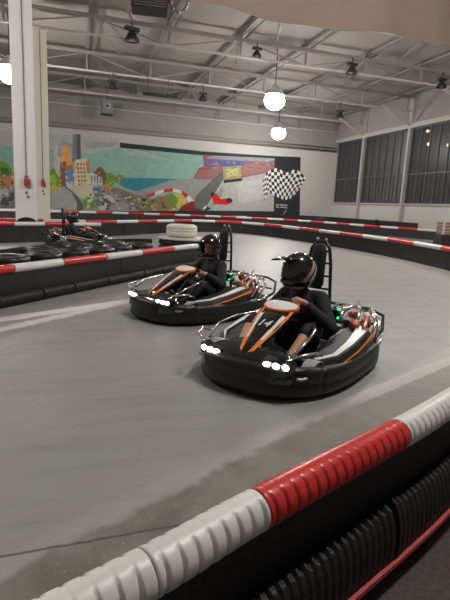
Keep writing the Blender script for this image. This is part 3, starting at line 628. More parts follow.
 ('standgrey', [(16.22, 5.26), (16.62, 5.29), (16.6, 5.2), (16.25, 5.18)]),
 ('standmix', [(14.13, 5.03), (14.42, 5.01), (14.4, 4.88), (14.16, 4.91)]),
 ('standblue', [(14.37, 5.38), (14.79, 5.37), (14.77, 5.28), (14.4, 5.3)]),
 ('standmix2', [(15.39, 5.27), (15.67, 5.26), (15.65, 5.15), (15.43, 5.17)]),
 ('standmix', [(10.8, 5.08), (11.24, 5.1), (11.22, 4.97), (10.84, 4.96)]),
 ('standred', [(15.4, 4.91), (15.85, 4.92), (15.83, 4.81), (15.44, 4.8)]),
 ('standmix2', [(11.59, 4.97), (11.82, 5.02), (11.79, 4.92), (11.62, 4.87)]),
 ('standred', [(11.69, 4.89), (11.97, 4.93), (11.94, 4.82), (11.72, 4.79)]),
 ('yellow', [(-1.2, 2.37), (-1.07, 2.42), (-1.1, 2.27), (-1.18, 2.23)]),
 ('yellow', [(-1.41, 2.6), (-1.25, 2.59), (-1.28, 2.42), (-1.39, 2.43)]),
 ('greenlt', [(-1.08, 2.85), (-0.91, 2.83), (-0.93, 2.67), (-1.06, 2.69)]),
 ('greenlt', [(-1.31, 2.2), (-1.17, 2.21), (-1.19, 2.06), (-1.29, 2.05)]),
 ('green', [(-1.45, 3.41), (-1.29, 3.4), (-1.32, 3.22), (-1.43, 3.24)]),
 ('yellow', [(-1.47, 2.36), (-1.29, 2.39), (-1.32, 2.21), (-1.45, 2.18)]),
 ('greenlt', [(-1.52, 2.23), (-1.34, 2.28), (-1.37, 2.14), (-1.5, 2.09)]),
 ('green', [(-1.32, 2.56), (-1.14, 2.52), (-1.16, 2.34), (-1.3, 2.38)]),
 ('greenlt', [(-1.04, 2.56), (-0.86, 2.54), (-0.89, 2.41), (-1.02, 2.43)]),
 ('greenlt', [(-1.24, 2.9), (-1.14, 2.9), (-1.16, 2.8), (-1.22, 2.8)]),
 ('yellow', [(-1.59, 2.71), (-1.41, 2.75), (-1.44, 2.65), (-1.57, 2.62)]),
 ('greenlt', [(-1.65, 3.23), (-1.52, 3.24), (-1.54, 3.1), (-1.63, 3.1)]),
 ('yellow', [(-1.44, 2.65), (-1.34, 2.62), (-1.37, 2.52), (-1.42, 2.56)]),
 ('greenlt', [(-1.45, 3.29), (-1.29, 3.26), (-1.31, 3.09), (-1.43, 3.12)]),
 ('yellow', [(-1.49, 2.16), (-1.32, 2.14), (-1.34, 2.03), (-1.47, 2.05)]),
 ('green', [(-1.07, 3.49), (-0.92, 3.5), (-0.94, 3.34), (-1.05, 3.33)]),
 ('green', [(-1.25, 3.23), (-1.07, 3.28), (-1.1, 3.18), (-1.23, 3.13)]),
 ('yellow', [(-1.14, 2.13), (-1.03, 2.1), (-1.05, 1.96), (-1.12, 1.99)]),
 ('yellow', [(-1.22, 2.16), (-1.09, 2.19), (-1.11, 2.08), (-1.2, 2.05)]),
 ('yellow', [(-1.6, 2.49), (-1.48, 2.5), (-1.51, 2.33), (-1.58, 2.33)]),
 ('whiteb', [(-0.03, 3.39), (0.07, 3.39), (0.04, 3.2), (-0.01, 3.21)]),
 ('brown', [(0.16, 2.48), (0.23, 2.52), (0.2, 2.4), (0.18, 2.36)]),
 ('brown', [(-0.37, 3.88), (-0.25, 3.86), (-0.28, 3.75), (-0.35, 3.78)]),
 ('blue', [(-0.23, 3.53), (-0.15, 3.57), (-0.18, 3.39), (-0.21, 3.35)]),
 ('whiteb', [(0.18, 3.73), (0.25, 3.77), (0.23, 3.6), (0.2, 3.55)]),
 ('orangebr', [(0.18, 4.0), (0.27, 4.01), (0.25, 3.84), (0.2, 3.83)]),
 ('orangebr', [(-0.78, 3.88), (-0.68, 3.9), (-0.7, 3.71), (-0.76, 3.69)]),
 ('window', [(-0.04, 3.14), (0.05, 3.13), (0.02, 2.94), (-0.02, 2.96)]),
 ('orangebr', [(-0.08, 3.11), (0.01, 3.15), (-0.01, 2.97), (-0.06, 2.93)]),
 ('whiteb', [(-0.61, 3.23), (-0.51, 3.21), (-0.53, 3.04), (-0.59, 3.06)]),
 ('whiteb', [(-0.59, 3.05), (-0.48, 3.08), (-0.5, 2.92), (-0.57, 2.9)]),
 ('whiteb', [(-0.24, 2.78), (-0.15, 2.81), (-0.17, 2.62), (-0.22, 2.59)]),
 ('brown', [(-0.23, 2.96), (-0.12, 2.95), (-0.14, 2.8), (-0.21, 2.82)]),
 ('whiteb', [(-0.79, 2.41), (-0.7, 2.38), (-0.73, 2.23), (-0.77, 2.25)]),
 ('window', [(-0.2, 3.94), (-0.11, 3.91), (-0.14, 3.74), (-0.18, 3.77)]),
 ('orangebr', [(-0.05, 2.7), (0.04, 2.7), (0.02, 2.54), (-0.03, 2.54)]),
 ('brown', [(-0.58, 3.72), (-0.49, 3.71), (-0.51, 3.52), (-0.57, 3.55)]),
 ('whiteb', [(-0.53, 3.19), (-0.43, 3.16), (-0.45, 2.99), (-0.51, 3.03)]),
 ('brown', [(-0.35, 2.69), (-0.24, 2.7), (-0.26, 2.58), (-0.33, 2.58)]),
 ('orangebr', [(-0.85, 3.27), (-0.76, 3.27), (-0.79, 3.16), (-0.83, 3.17)]),
 ('window', [(-0.41, 3.88), (-0.35, 3.86), (-0.37, 3.66), (-0.39, 3.69)]),
 ('whiteb', [(-0.61, 3.56), (-0.52, 3.57), (-0.55, 3.45), (-0.59, 3.44)]),
 ('cream', [(-1.35, 4.51), (-1.25, 4.56), (-1.27, 4.32), (-1.33, 4.28)]),
 ('lightblock', [(-1.19, 3.44), (-1.1, 3.41), (-1.13, 3.17), (-1.17, 3.21)]),
 ('lightblock', [(-1.27, 4.43), (-1.18, 4.41), (-1.2, 4.2), (-1.25, 4.22)]),
 ('cream', [(-1.3, 4.67), (-1.21, 4.68), (-1.24, 4.4), (-1.28, 4.4)]),
 ('lightblock', [(-1.47, 4.29), (-1.41, 4.25), (-1.43, 4.03), (-1.45, 4.08)]),
 ('greyblock', [(-0.94, 4.76), (-0.87, 4.75), (-0.9, 4.59), (-0.92, 4.6)]),
 ('lightblock', [(-0.88, 4.08), (-0.81, 4.09), (-0.83, 3.82), (-0.87, 3.82)]),
 ('lightblock', [(-1.43, 4.47), (-1.37, 4.49), (-1.39, 4.2), (-1.41, 4.18)]),
 ('tower', [(-1.07, 3.59), (-1.02, 3.61), (-1.05, 3.41), (-1.06, 3.4)]),
 ('greyblock', [(-0.95, 4.47), (-0.89, 4.46), (-0.92, 4.18), (-0.94, 4.19)]),
 ('tower', [(-1.32, 4.68), (-1.27, 4.67), (-1.29, 4.5), (-1.3, 4.51)]),
 ('greyblock', [(-1.47, 4.38), (-1.4, 4.39), (-1.43, 4.13), (-1.46, 4.13)]),
 ('cream', [(-1.39, 4.32), (-1.32, 4.3), (-1.35, 4.02), (-1.37, 4.04)]),
 ('greyblock', [(-1.32, 4.44), (-1.22, 4.46), (-1.25, 4.28), (-1.3, 4.25)]),
 ('tower', [(-1.14, 4.85), (-1.05, 4.86), (-1.08, 4.6), (-1.13, 4.59)]),
 ('lightblock', [(-1.01, 3.49), (-0.94, 3.45), (-0.97, 3.2), (-0.99, 3.23)]),
 ('greyblock', [(-1.19, 4.5), (-1.13, 4.52), (-1.16, 4.25), (-1.18, 4.24)]),
 ('greyblock', [(-1.57, 4.35), (-1.5, 4.37), (-1.52, 4.21), (-1.55, 4.19)]),
 ('whiteb', [(1.44, 2.94), (1.54, 2.97), (1.51, 2.82), (1.46, 2.79)]),
 ('whiteb', [(1.52, 2.93), (1.64, 2.9), (1.62, 2.76), (1.55, 2.8)]),
 ('cobbledk', [(1.68, 3.58), (1.83, 3.55), (1.8, 3.44), (1.71, 3.48)]),
 ('rockbr', [(1.24, 2.64), (1.39, 2.66), (1.36, 2.56), (1.26, 2.54)]),
 ('rockbr', [(1.67, 3.48), (1.77, 3.5), (1.74, 3.42), (1.69, 3.4)]),
 ('rockbr', [(1.79, 3.58), (1.92, 3.59), (1.9, 3.49), (1.81, 3.49)]),
 ('hill', [(2.27, 3.47), (2.39, 3.45), (2.37, 3.3), (2.29, 3.32)]),
 ('cobbledk', [(1.86, 3.37), (1.97, 3.35), (1.94, 3.25), (1.88, 3.28)]),
 ('rockbr', [(1.56, 2.66), (1.64, 2.66), (1.62, 2.57), (1.58, 2.57)]),
 ('rockbr', [(1.7, 3.28), (1.78, 3.3), (1.76, 3.18), (1.73, 3.15)]),
 ('whiteb', [(1.93, 3.62), (2.01, 3.64), (1.99, 3.52), (1.95, 3.51)]),
 ('rockbr', [(1.77, 2.76), (1.9, 2.73), (1.88, 2.65), (1.79, 2.67)]),
 ('cobbledk', [(1.42, 3.77), (1.5, 3.8), (1.48, 3.66), (1.44, 3.63)]),
 ('cobbledk', [(1.94, 2.6), (2.08, 2.6), (2.06, 2.51), (1.96, 2.52)]),
 ('cobbledk', [(2.09, 3.55), (2.19, 3.54), (2.17, 3.44), (2.11, 3.45)]),
 ('whiteb', [(1.39, 3.57), (1.49, 3.57), (1.46, 3.48), (1.41, 3.48)]),
 ('green', [(-4.52, 0.56), (-4.26, 0.59), (-4.29, 0.42), (-4.5, 0.39)]),
 ('green', [(-4.85, 1.38), (-4.7, 1.4), (-4.73, 1.25), (-4.83, 1.24)]),
 ('cardark', [(-5.25, 2.49), (-5.04, 2.52), (-5.07, 2.36), (-5.24, 2.34)]),
 ('cobble', [(-4.99, 1.36), (-4.82, 1.4), (-4.85, 1.23), (-4.98, 1.2)]),
 ('cardark', [(-4.53, 1.7), (-4.33, 1.7), (-4.35, 1.54), (-4.51, 1.55)]),
 ('carlight', [(-4.51, 2.88), (-4.32, 2.92), (-4.35, 2.77), (-4.5, 2.73)]),
 ('cardark', [(-4.37, 1.96), (-4.14, 1.94), (-4.16, 1.78), (-4.36, 1.8)]),
 ('carlight', [(-4.65, 2.09), (-4.42, 2.06), (-4.45, 1.94), (-4.63, 1.97)]),
 ('cobble', [(-5.31, 1.27), (-5.15, 1.29), (-5.17, 1.2), (-5.29, 1.17)]),
 ('green', [(-4.32, 2.91), (-4.14, 2.91), (-4.16, 2.82), (-4.31, 2.82)]),
 ('carlight', [(-5.12, 2.99), (-4.92, 2.99), (-4.95, 2.83), (-5.11, 2.83)]),
 ('carlight', [(-4.96, 1.54), (-4.71, 1.56), (-4.74, 1.38), (-4.95, 1.36)]),
 ('cardark', [(-4.83, 1.06), (-4.66, 1.1), (-4.69, 0.99), (-4.81, 0.95)]),
 ('cobble', [(-4.46, 2.06), (-4.3, 2.09), (-4.33, 1.92), (-4.45, 1.9)]),
 ('cardark', [(-5.2, 1.51), (-5.03, 1.52), (-5.05, 1.41), (-5.19, 1.4)]),
 ('orange2', [(-4.8, 1.71), (-4.64, 1.69), (-4.66, 1.6), (-4.78, 1.62)]),
 ('green', [(-5.31, 2.27), (-5.15, 2.24), (-5.18, 2.08), (-5.3, 2.11)]),
 ('cobble', [(-4.85, 2.09), (-4.6, 2.14), (-4.62, 2.02), (-4.83, 1.97)]),
 ('carlight', [(-4.76, 0.99), (-4.58, 1.01), (-4.61, 0.91), (-4.74, 0.88)]),
 ('orange2', [(-4.35, 2.04), (-4.09, 2.09), (-4.12, 1.93), (-4.34, 1.89)]),
 ('cobble', [(-4.41, 1.78), (-4.17, 1.84), (-4.2, 1.72), (-4.39, 1.67)]),
 ('orange2', [(-5.03, 1.81), (-4.89, 1.78), (-4.92, 1.67), (-5.01, 1.71)]),
 ('cardark', [(-4.56, 2.51), (-4.38, 2.52), (-4.41, 2.34), (-4.54, 2.34)]),
 ('green', [(-4.58, 0.99), (-4.32, 1.04), (-4.35, 0.86), (-4.56, 0.82)]),
 ('cobble', [(-4.96, 1.31), (-4.78, 1.36), (-4.81, 1.18), (-4.94, 1.14)]),
 ('cardark', [(-5.18, 2.31), (-4.94, 2.35), (-4.96, 2.21), (-5.16, 2.18)]),
 ('green', [(13.26, 4.43), (13.44, 4.42), (13.42, 4.35), (13.29, 4.36)]),
 ('green', [(12.54, 4.45), (12.77, 4.45), (12.75, 4.36), (12.57, 4.38)]),
 ('board', [(12.82, 4.56), (13.0, 4.58), (12.97, 4.51), (12.85, 4.48)]),
 ('green', [(12.98, 4.7), (13.18, 4.73), (13.16, 4.64), (13.01, 4.61)]),
 ('green', [(13.56, 4.24), (13.7, 4.29), (13.68, 4.21), (13.6, 4.16)]),
 ('boardlt', [(12.58, 4.02), (12.77, 4.06), (12.75, 3.93), (12.61, 3.89)]),
 ('boardlt', [(13.49, 4.15), (13.73, 4.17), (13.71, 4.1), (13.52, 4.08)]),
 ('green', [(13.62, 4.23), (13.83, 4.22), (13.81, 4.15), (13.65, 4.16)]),
 ('green', [(12.93, 4.27), (13.1, 4.25), (13.08, 4.14), (12.96, 4.17)]),
 ('green', [(13.27, 4.39), (13.48, 4.37), (13.46, 4.29), (13.3, 4.32)]),
 ('boardlt', [(13.42, 4.45), (13.62, 4.46), (13.6, 4.33), (13.45, 4.32)]),
 ('boardlt', [(13.23, 4.34), (13.44, 4.34), (13.41, 4.27), (13.26, 4.27)]),
 ('boardlt', [(12.78, 4.66), (12.93, 4.67), (12.9, 4.58), (12.81, 4.58)]),
 ('boardlt', [(13.77, 4.27), (13.96, 4.23), (13.93, 4.11), (13.81, 4.15)]),
 ('black', [(3.56, 6.03), (10.49, 5.88), (10.5, 5.56), (3.57, 5.64)]),
 ('black', [(10.49, 5.88), (17.13, 6.0), (17.15, 5.81), (10.5, 5.6)]),
 ('black', [(-8.12, 0.37), (-3.25, 0.43), (3.6, 0.62), (10.78, 1.01), (17.49, 1.22), (17.52, 0.82), (-8.14, -0.08)]),
 ('navy', [(16.94, 6.0), (19.45, 6.11), (19.81, 0.91), (17.23, 0.85)]),
 ('textw', [(17.35, 1.87), (17.64, 1.83), (17.65, 1.74), (17.35, 1.79)]),
 ('textw', [(17.72, 1.87), (18.51, 1.84), (18.51, 1.75), (17.72, 1.78)]),
 ('textw', [(17.36, 1.7), (17.7, 1.63), (17.7, 1.55), (17.37, 1.61)]),
 ('textw', [(17.8, 1.67), (18.49, 1.63), (18.5, 1.54), (17.81, 1.59)]),
 ('textw', [(18.41, 1.39), (18.47, 1.38), (18.13, 0.89), (18.07, 0.89)]),
]
FLAG = [[(15.94, 3.54), (15.99, 3.77), (16.07, 4.09), (16.19, 4.4), (16.38, 4.63), (16.64, 4.81), (16.94, 4.94), (17.23, 4.99), (17.52, 4.91), (17.81, 4.77), (18.11, 4.67), (18.39, 4.72), (18.66, 4.87), (18.94, 4.99), (19.24, 4.96), (19.59, 4.76), (19.93, 4.5), (20.17, 4.32)], [(15.98, 3.36), (16.03, 3.58), (16.11, 3.9), (16.23, 4.2), (16.42, 4.4), (16.68, 4.55), (16.97, 4.65), (17.25, 4.69), (17.53, 4.61), (17.81, 4.47), (18.1, 4.38), (18.37, 4.42), (18.64, 4.55), (18.9, 4.66), (19.19, 4.65), (19.52, 4.49), (19.84, 4.29), (20.06, 4.15)], [(16.02, 3.18), (16.07, 3.4), (16.15, 3.71), (16.27, 4.0), (16.45, 4.18), (16.71, 4.3), (17.0, 4.36), (17.27, 4.38), (17.54, 4.3), (17.81, 4.17), (18.08, 4.09), (18.35, 4.12), (18.61, 4.24), (18.86, 4.34), (19.13, 4.34), (19.45, 4.23), (19.74, 4.08), (19.95, 3.98)], [(16.05, 3.0), (16.11, 3.21), (16.19, 3.51), (16.31, 3.79), (16.49, 3.95), (16.74, 4.04), (17.02, 4.08), (17.29, 4.07), (17.55, 3.99), (17.81, 3.87), (18.07, 3.79), (18.33, 3.82), (18.58, 3.92), (18.83, 4.02), (19.08, 4.03), (19.37, 3.97), (19.65, 3.87), (19.84, 3.8)], [(16.09, 2.82), (16.14, 3.02), (16.22, 3.32), (16.35, 3.58), (16.53, 3.72), (16.78, 3.78), (17.05, 3.79), (17.32, 3.76), (17.57, 3.68), (17.82, 3.57), (18.06, 3.5), (18.31, 3.52), (18.55, 3.6), (18.79, 3.69), (19.03, 3.72), (19.3, 3.7), (19.55, 3.66), (19.73, 3.63)], [(16.12, 2.63), (16.18, 2.84), (16.26, 3.12), (16.39, 3.38), (16.57, 3.5), (16.81, 3.52), (17.08, 3.49), (17.34, 3.45), (17.58, 3.37), (17.82, 3.27), (18.05, 3.2), (18.29, 3.22), (18.52, 3.29), (18.75, 3.36), (18.97, 3.41), (19.22, 3.44), (19.46, 3.45), (19.62, 3.46)], [(16.16, 2.45), (16.22, 2.65), (16.3, 2.93), (16.43, 3.17), (16.6, 3.27), (16.85, 3.26), (17.11, 3.2), (17.36, 3.14), (17.59, 3.06), (17.82, 2.97), (18.04, 2.91), (18.26, 2.91), (18.49, 2.97), (18.71, 3.04), (18.92, 3.1), (19.15, 3.17), (19.36, 3.24), (19.51, 3.29)], [(16.2, 2.27), (16.26, 2.46), (16.34, 2.73), (16.47, 2.96), (16.64, 3.04), (16.88, 3.0), (17.14, 2.91), (17.38, 2.83), (17.6, 2.75), (17.82, 2.66), (18.03, 2.61), (18.24, 2.61), (18.46, 2.65), (18.67, 2.71), (18.87, 2.79), (19.08, 2.91), (19.27, 3.03), (19.4, 3.12)], [(16.23, 2.08), (16.29, 2.27), (16.38, 2.54), (16.51, 2.75), (16.68, 2.81), (16.91, 2.74), (17.17, 2.62), (17.4, 2.52), (17.61, 2.44), (17.82, 2.36), (18.02, 2.31), (18.22, 2.3), (18.43, 2.33), (18.63, 2.38), (18.81, 2.48), (19.0, 2.64), (19.17, 2.82), (19.29, 2.95)]]
# ------------------------------------------------------------------ the hall
XR, YB, ZR = 23.0, 40.8, 10.0            # right wall, back wall, roof
struct(MB().add([(-24, -6, 0), (30, -6, 0), (30, YB, 0), (-24, YB, 0)], [(0, 1, 2, 3)]).build('floor', M['floor']))
struct(MB().add([(-24, -6, ZR), (XR + .3, -6, ZR), (XR + .3, YB + .3, ZR), (-24, YB + .3, ZR)], [(3, 2, 1, 0)]).build('ceiling', M['roof']))
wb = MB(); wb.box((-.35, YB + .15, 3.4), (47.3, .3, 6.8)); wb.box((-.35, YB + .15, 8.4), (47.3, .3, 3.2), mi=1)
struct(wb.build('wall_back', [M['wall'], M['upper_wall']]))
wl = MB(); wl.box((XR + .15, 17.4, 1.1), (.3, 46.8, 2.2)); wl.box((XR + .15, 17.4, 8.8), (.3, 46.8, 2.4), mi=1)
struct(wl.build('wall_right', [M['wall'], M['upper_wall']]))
# lintel pipes along the back wall
struct(MB().tube([(-23, YB - .14, 6.84), (22.9, YB - .14, 6.84)], .09, 8).tube([(-23, YB - .1, 7.12), (22.9, YB - .1, 7.12)], .05, 8).build('trim_1', M['truss']))
struct(MB().box((XR - .12, 23, 7.68), (.24, 35.4, .3)).build('trim_2', M['post']))       # beam over the windows
struct(MB().box((XR - .04, 23, 2.23), (.2, 35.4, .08)).build('trim_3', M['wall']))        # window sill
# windows in the right wall, one per bay
ys = [40.6, 36.15, 30.4, 24.6, 18.8, 13.0]
for i in range(5):
    y1, y0 = ys[i] - .16, ys[i + 1] + .16
    w = MB(); g = MB(); z0, z1, zt = 2.28, 7.53, 4.35
    n = 6 if i else 5
    for y in (y0, y1): w.box((XR + .08, y, (z0 + z1) / 2), (.14, .08, z1 - z0))
    for z in (z0 + .03, zt, z1 - .03): w.box((XR + .08, (y0 + y1) / 2, z), (.12, y1 - y0, .09))
    for k in range(1, n): w.box((XR + .08, y0 + (y1 - y0) * k / n, (z0 + z1) / 2), (.10, .06, z1 - z0))
    for k in range(n): w.box((XR + .08, y0 + (y1 - y0) * (k + .5) / n, (z0 + zt) / 2), (.07, .03, zt - z0))
    wf = struct(w.build('window_%d' % (i + 1), M['frame']))
    g.add([(XR + .09, y0, z0), (XR + .09, y1, z0), (XR + .09, y1, z1), (XR + .09, y0, z1)], [(0, 1, 2, 3)])
    g.build('glass', M['glass'], wf)
# steel posts between the windows
pl = ['pale steel post between the windows, nearest the checkered flag corner', 'pale steel post between the second and third window bays from the corner',
      'pale steel post at the far right edge of the window wall']
for i in range(1, 4):
    tag(MB().box((XR - .14, ys[i], 3.9), (.22, .2, 7.3)).box((XR - .14, ys[i], .33), (.3, .32, .2)).box((XR - .14, ys[i], .12), (.36, .36, .24)).build('window_post', M['post'], bevel=.01), pl[i - 1], 'post', 'window posts')

# lamps added outside the right-hand windows to imitate reflections in the panes
for (y, z, lab) in ((32.94, 8.0, 'warm reflection in the right-hand window, added as a lamp behind it, the upper one'), (30.54, 6.64, 'warm reflection in the right-hand window, added as a lamp behind it, the lower one'), (28.49, 6.37, 'warm reflection in the window at the right edge, added as a lamp behind it')):
    t = thing('reflection_lamp', lab, 'lamp', (26.5 if z > 7 else 24.8, y, 0), 0, 'lamps added as window reflections')
    MB().tube([(0, 0, 0), (0, 0, z + .2), (0, .1, z + .3)], .05, 8).build('pole', M['dark_fix'], t)
    MB().lathe([(.0, .2), (.12, .18), (.26, .02), (.26, -.02), (.0, -.02)], (0, .1, z + .12), n=12).build('lamp_shade', M['dark_fix'], t)
    MB().ball((0, .1, z), (.13, .16, .12), 12).build('bulb', M['pane_reflection'], t)

# roof trusses across the hall
spec = [(24.6, 8.85, 9.6, 'steel roof truss nearest the camera, above the karts'), (30.4, 8.65, 9.6, 'second steel roof truss from the camera'),
        (36.15, 8.6, 9.6, 'third steel roof truss, just in front of the back wall'), (40.45, 8.45, 9.3, 'rearmost steel roof truss, against the back wall'),
        (18.8, 8.85, 9.65, 'steel roof truss at the top edge, over the middle of the track')]
PX = [-17.2, -13.6, -10, -6.4, -2.8, .8, 4.4, 8.0, 11.6, 15.2, 18.8, 22.4]
for (y, zl, zu, lab) in spec:
    t = thing('roof_truss', lab, 'roof truss', (0, y, 0), 0, 'roof trusses')
    MB().box((1.4, 0, zu), (43, .18, .17)).build('upper_chord', M['truss'], t)
    MB().box((1.4, 0, zl), (43, .11, .10)).build('lower_chord', M['truss_light'], t)
    for k, x in enumerate(PX):
        MB().bar((x, 0, zl), (x, 0, zu), .09).build('web_post', M['truss'], t)
        if k < len(PX) - 1:
            xm = PX[k + 1]
            MB().bar((x, 0, zu if k % 2 else zl), (xm, 0, zl if k % 2 else zu), .05).build('web_brace', M['truss'], t)
# purlins running towards the back wall, and wind bracing between the trusses
n_ = 4
for x in PX[3:]:
    p = MB(); p.box((x, 22.5, 9.82), (.16, 36.4, .14)); p.box((x + .32, 22.5, 9.78), (.07, 36.4, .07))
    struct(p.build('trim_%d' % n_, M['truss'])); n_ += 1
b = MB()
yy = [18.8, 24.6, 30.4, 36.15, 40.4]
for i in range(4):
    for k in range(3, len(PX) - 1):
        if k % 2: b.bar((PX[k], yy[i], 9.68), (PX[k] + 1.9, yy[i + 1], 9.68), .06)
struct(b.build('trim_%d' % n_, M['truss'])); n_ += 1

# knee braces at the right wall
for y in (24.6, 30.4, 36.15):
    struct(MB().bar((XR - .1, y, 7.7), (XR - 2.6, y, 8.8), .14).bar((XR - .12, y, 7.6), (XR - .12, y, 9.6), .2).build('trim_%d' % n_, M['truss_light'])); n_ += 1

# beige canvas hanging close to the camera
cv = MB(); nx = 90; vs = []
for j, z in enumerate((4.93, 5.0, 5.8, 6.6, 7.4, 8.2, 9.0, 9.95)):
    for k in range(nx + 1):
        x = .9 + 13 * k / nx
        y = 8.97 + (.05 * math.sin(x * 4.1) + .06 * math.sin(x * 1.7 + 1)) * (1 - .4 * j / 7) + .9 * (j / 7)
        zz = z + (.05 * math.sin(x * 1.1 + .5) if j < 2 else 0)
        vs.append((x, y, zz))
fs = [(j * (nx + 1) + k, j * (nx + 1) + k + 1, (j + 1) * (nx + 1) + k + 1, (j + 1) * (nx + 1) + k) for j in range(7) for k in range(nx)]
cv.add(vs, fs, 0, True)
t = thing('canvas_sheet', 'beige canvas sheet hanging under the roof at the top right of the photo', 'canvas sheet', (0, 0, 0))
cv.build('sheet', M['canvas'], t)
MB().tube([(.8, 9.88, 9.93), (14, 9.88, 9.93)], .05, 8).build('hanging_rail', M['steel'], t)

# white columns
def column(loc, w, d, h, label, m, boxz, rz):
    t = thing('column', label, 'column', loc, math.radians(rz), 'white columns')
    MB().box((0, 0, h / 2), (w, d, h)).box((0, 0, .15), (w + .06, d + .06, .3)).build('shaft', m, t, bevel=.015)
    MB().box((w * .05, -d / 2 - .012, boxz + (h - boxz) / 2), (.035, .024, h - boxz)).build('conduit', M['conduit'], t)
    c = MB().box((w * .05, -d / 2 - .06, boxz), (.17, .12, .24)).build('switch_box', M['red_box'], t, bevel=.01)
    c['label'] = 'red switch box'
    MB().box((w * .05, -d / 2 - .045, boxz + .17), (.13, .09, .12)).build('box_lid', M['conduit'], c)
    MB().box((w * .05 + .1, -d / 2 - .04, boxz - .04), (.05, .06, .26)).build('side_plate', M['kart_grey'], c)
    for (dx, dz) in ((-.01, -.34), (.04, -.48)):
        MB().lathe([(0, .03), (.045, .025), (.05, 0), (.0, 0)], (w * .05 + dx, -d / 2 - .002, boxz + dz), Matrix.Rotation(PI / 2, 3, 'X'), n=14).build('push_button', M['conduit'], t)
    return t
c1 = column((-1.60, 18.5, 0), .70, .5, 9.5, 'wide white column at the left with a red switch box, the nearer one', M['column'], 1.95, 5)
arc = [(.345 * math.cos(PI * k / 14), -.28, .50 + .24 * math.sin(PI * k / 14)) for k in range(15)]
ab = MB().tube(arc, .035, 8)
ab.loft([[V((x, y, z)) for x, _, z in [(.345, 0, .02)] + arc + [(-.345, 0, .02)]] for y in (-.29, -.255)], 0, False)
ab.build('rubber_guard', M['rubber'], c1)
column((-1.43, 25.2, 0), .66, .5, 8.8, 'slimmer cream column standing behind the wide white column', M['cream_column'], 2.1, 3)

# hanging bay lamps
def lamp(loc, label, vis=True):
    t = thing('bay_lamp', label, 'lamp', loc, 0, 'hanging bay lamps')
    MB().tube([(0, 0, .6), (0, 0, 9.95 - loc[2])], .025, 6).build('hanger', M['dark_fix'], t)
    MB().lathe([(.04, .80), (.16, .76), (.2, .62), (.36, .54), (.47, .40), (.52, .27), (.49, .27), (.44, .40), (.33, .50), (.04, .53)], n=24).build('reflector', M['truss_light'], t)
    MB().ball((0, 0, 0), (.54, .54, .46), 20).build('glare_globe', M['lamp'], t)  # sphere oversized so its shape takes in the lamp's glare
lamp((10.25, 25.2, 7.1), 'bright round bay lamp, the larger of the two above the checkered flag')
lamp((14.9, 35.4, 7.1), 'bright round bay lamp, the lower and farther one above the checkered flag')
lamp((-2.8, 26.2, 7.1), 'bright round bay lamp at the left edge beside the white column')
lamp((4.0, 2.2, 7.9), 'added lamp out of view high to the right of the camera, brightening the canvas'); lamp((9.5, 12.3, 7.7), 'added lamp out of view above the right side of the track, brightening the far floor')  # both unseen, added to brighten the canvas and the far floor
lamp((-7.0, 12.0, 7.3), 'bright bay lamp out of view on the left'); lamp((17.0, 15.0, 7.5), 'added lamp out of view beyond the right edge, brightening the far-right floor');  # both unseen; the right one added to brighten the far-right floor

# floodlights under the roof
def spot(loc, rz, label, size=.7, kind=0, top=9.7):
    t = thing('floodlight' if kind == 0 else 'loudspeaker' if kind == 1 else 'heater_unit', label, ('floodlight', 'loudspeaker', 'heater')[kind], loc, rz)
    s = size
    MB().tube([(0, 0, .4 * s), (0, 0, top - loc[2])], .03, 6).build('hanger', M['dark_fix'], t)
    if kind == 0:
        MB().box((0, 0, .42 * s), (.8 * s, .3 * s, .18 * s)).build('ballast_box', M['dark_fix'], t, bevel=.02)
        MB().lathe([(.1 * s, .3 * s), (.2 * s, .22 * s), (.40 * s, -.12 * s), (.42 * s, -.2 * s), (.37 * s, -.18 * s), (.05 * s, .12 * s)], n=18).build('reflector', M['dark_fix'], t)
        MB().ball((0, 0, -.05 * s), (.12 * s, .12 * s, .14 * s), 10).build('bulb', M['kart_grey'], t)
    elif kind == 1:
        MB().box((0, 0, 0), (.75, .5, .95)).build('cabinet', M['truss'], t, bevel=.03)
        MB().lathe([(0, .02), (.1, .03), (.24, .06), (.28, .02), (.28, 0)], (0, -.26, .05), Matrix.Rotation(PI / 2, 3, 'X'), n=20).build('cone', M['kart_grey'], t)
        MB().lathe([(0, .06), (.07, .05), (.08, 0)], (0, -.30, .05), Matrix.Rotation(PI / 2, 3, 'X'), n=14).build('dust_cap', M['dark_fix'], t)
        MB().box((0, -.05, -.52), (.85, .6, .1)).build('shelf', M['dark_fix'], t)
    else:
        MB().box((0, 0, 0), (1.25, .8, .55)).build('casing', M['dark_fix'], t, bevel=.04)
        g = MB()
        for k in range(6): g.box((0, -.42, -.2 + k * .08), (1.1, .05, .03))
        g.build('grille', M['steel'], t)
        r = MB()
        for k in range(8):
            a = k * PI / 4
            r.ball((1.0 + .3 * math.cos(a), -.1, .1 + .3 * math.sin(a)), .08, 8)
        r.tube([(1.0 + .3 * math.cos(2 * PI * k / 16), -.1, .1 + .3 * math.sin(2 * PI * k / 16)) for k in range(16)], .05, 6, closed=True)
        r.build('fan_ring', M['steel'], t)
        MB().lathe([(0, .0), (.16, .0), (.16, .04), (.0, .04)], (.1, -.40, .2), Matrix.Rotation(PI / 2, 3, 'X'), n=14).build('vent_cap', M['rust_red'], t)
spot((2.65, 24.42, 8.92), .3, 'dark floodlight under the roof left of centre, just below the fan heater', .85, 0, 9.55)
spot((2.23, 30.25, 7.95), .2, 'small dark floodlight above the speaker, over the painted tower block', .65, 0, 8.65)
spot((7.59, 30.25, 7.87), -.2, 'small dark floodlight in the middle of the roof, left of the larger bay lamp', .65, 0, 8.65)
spot((8.82, 24.42, 9.0), .1, 'small dark floodlight high in the roof above the larger bay lamp', .6, 0, 9.55)
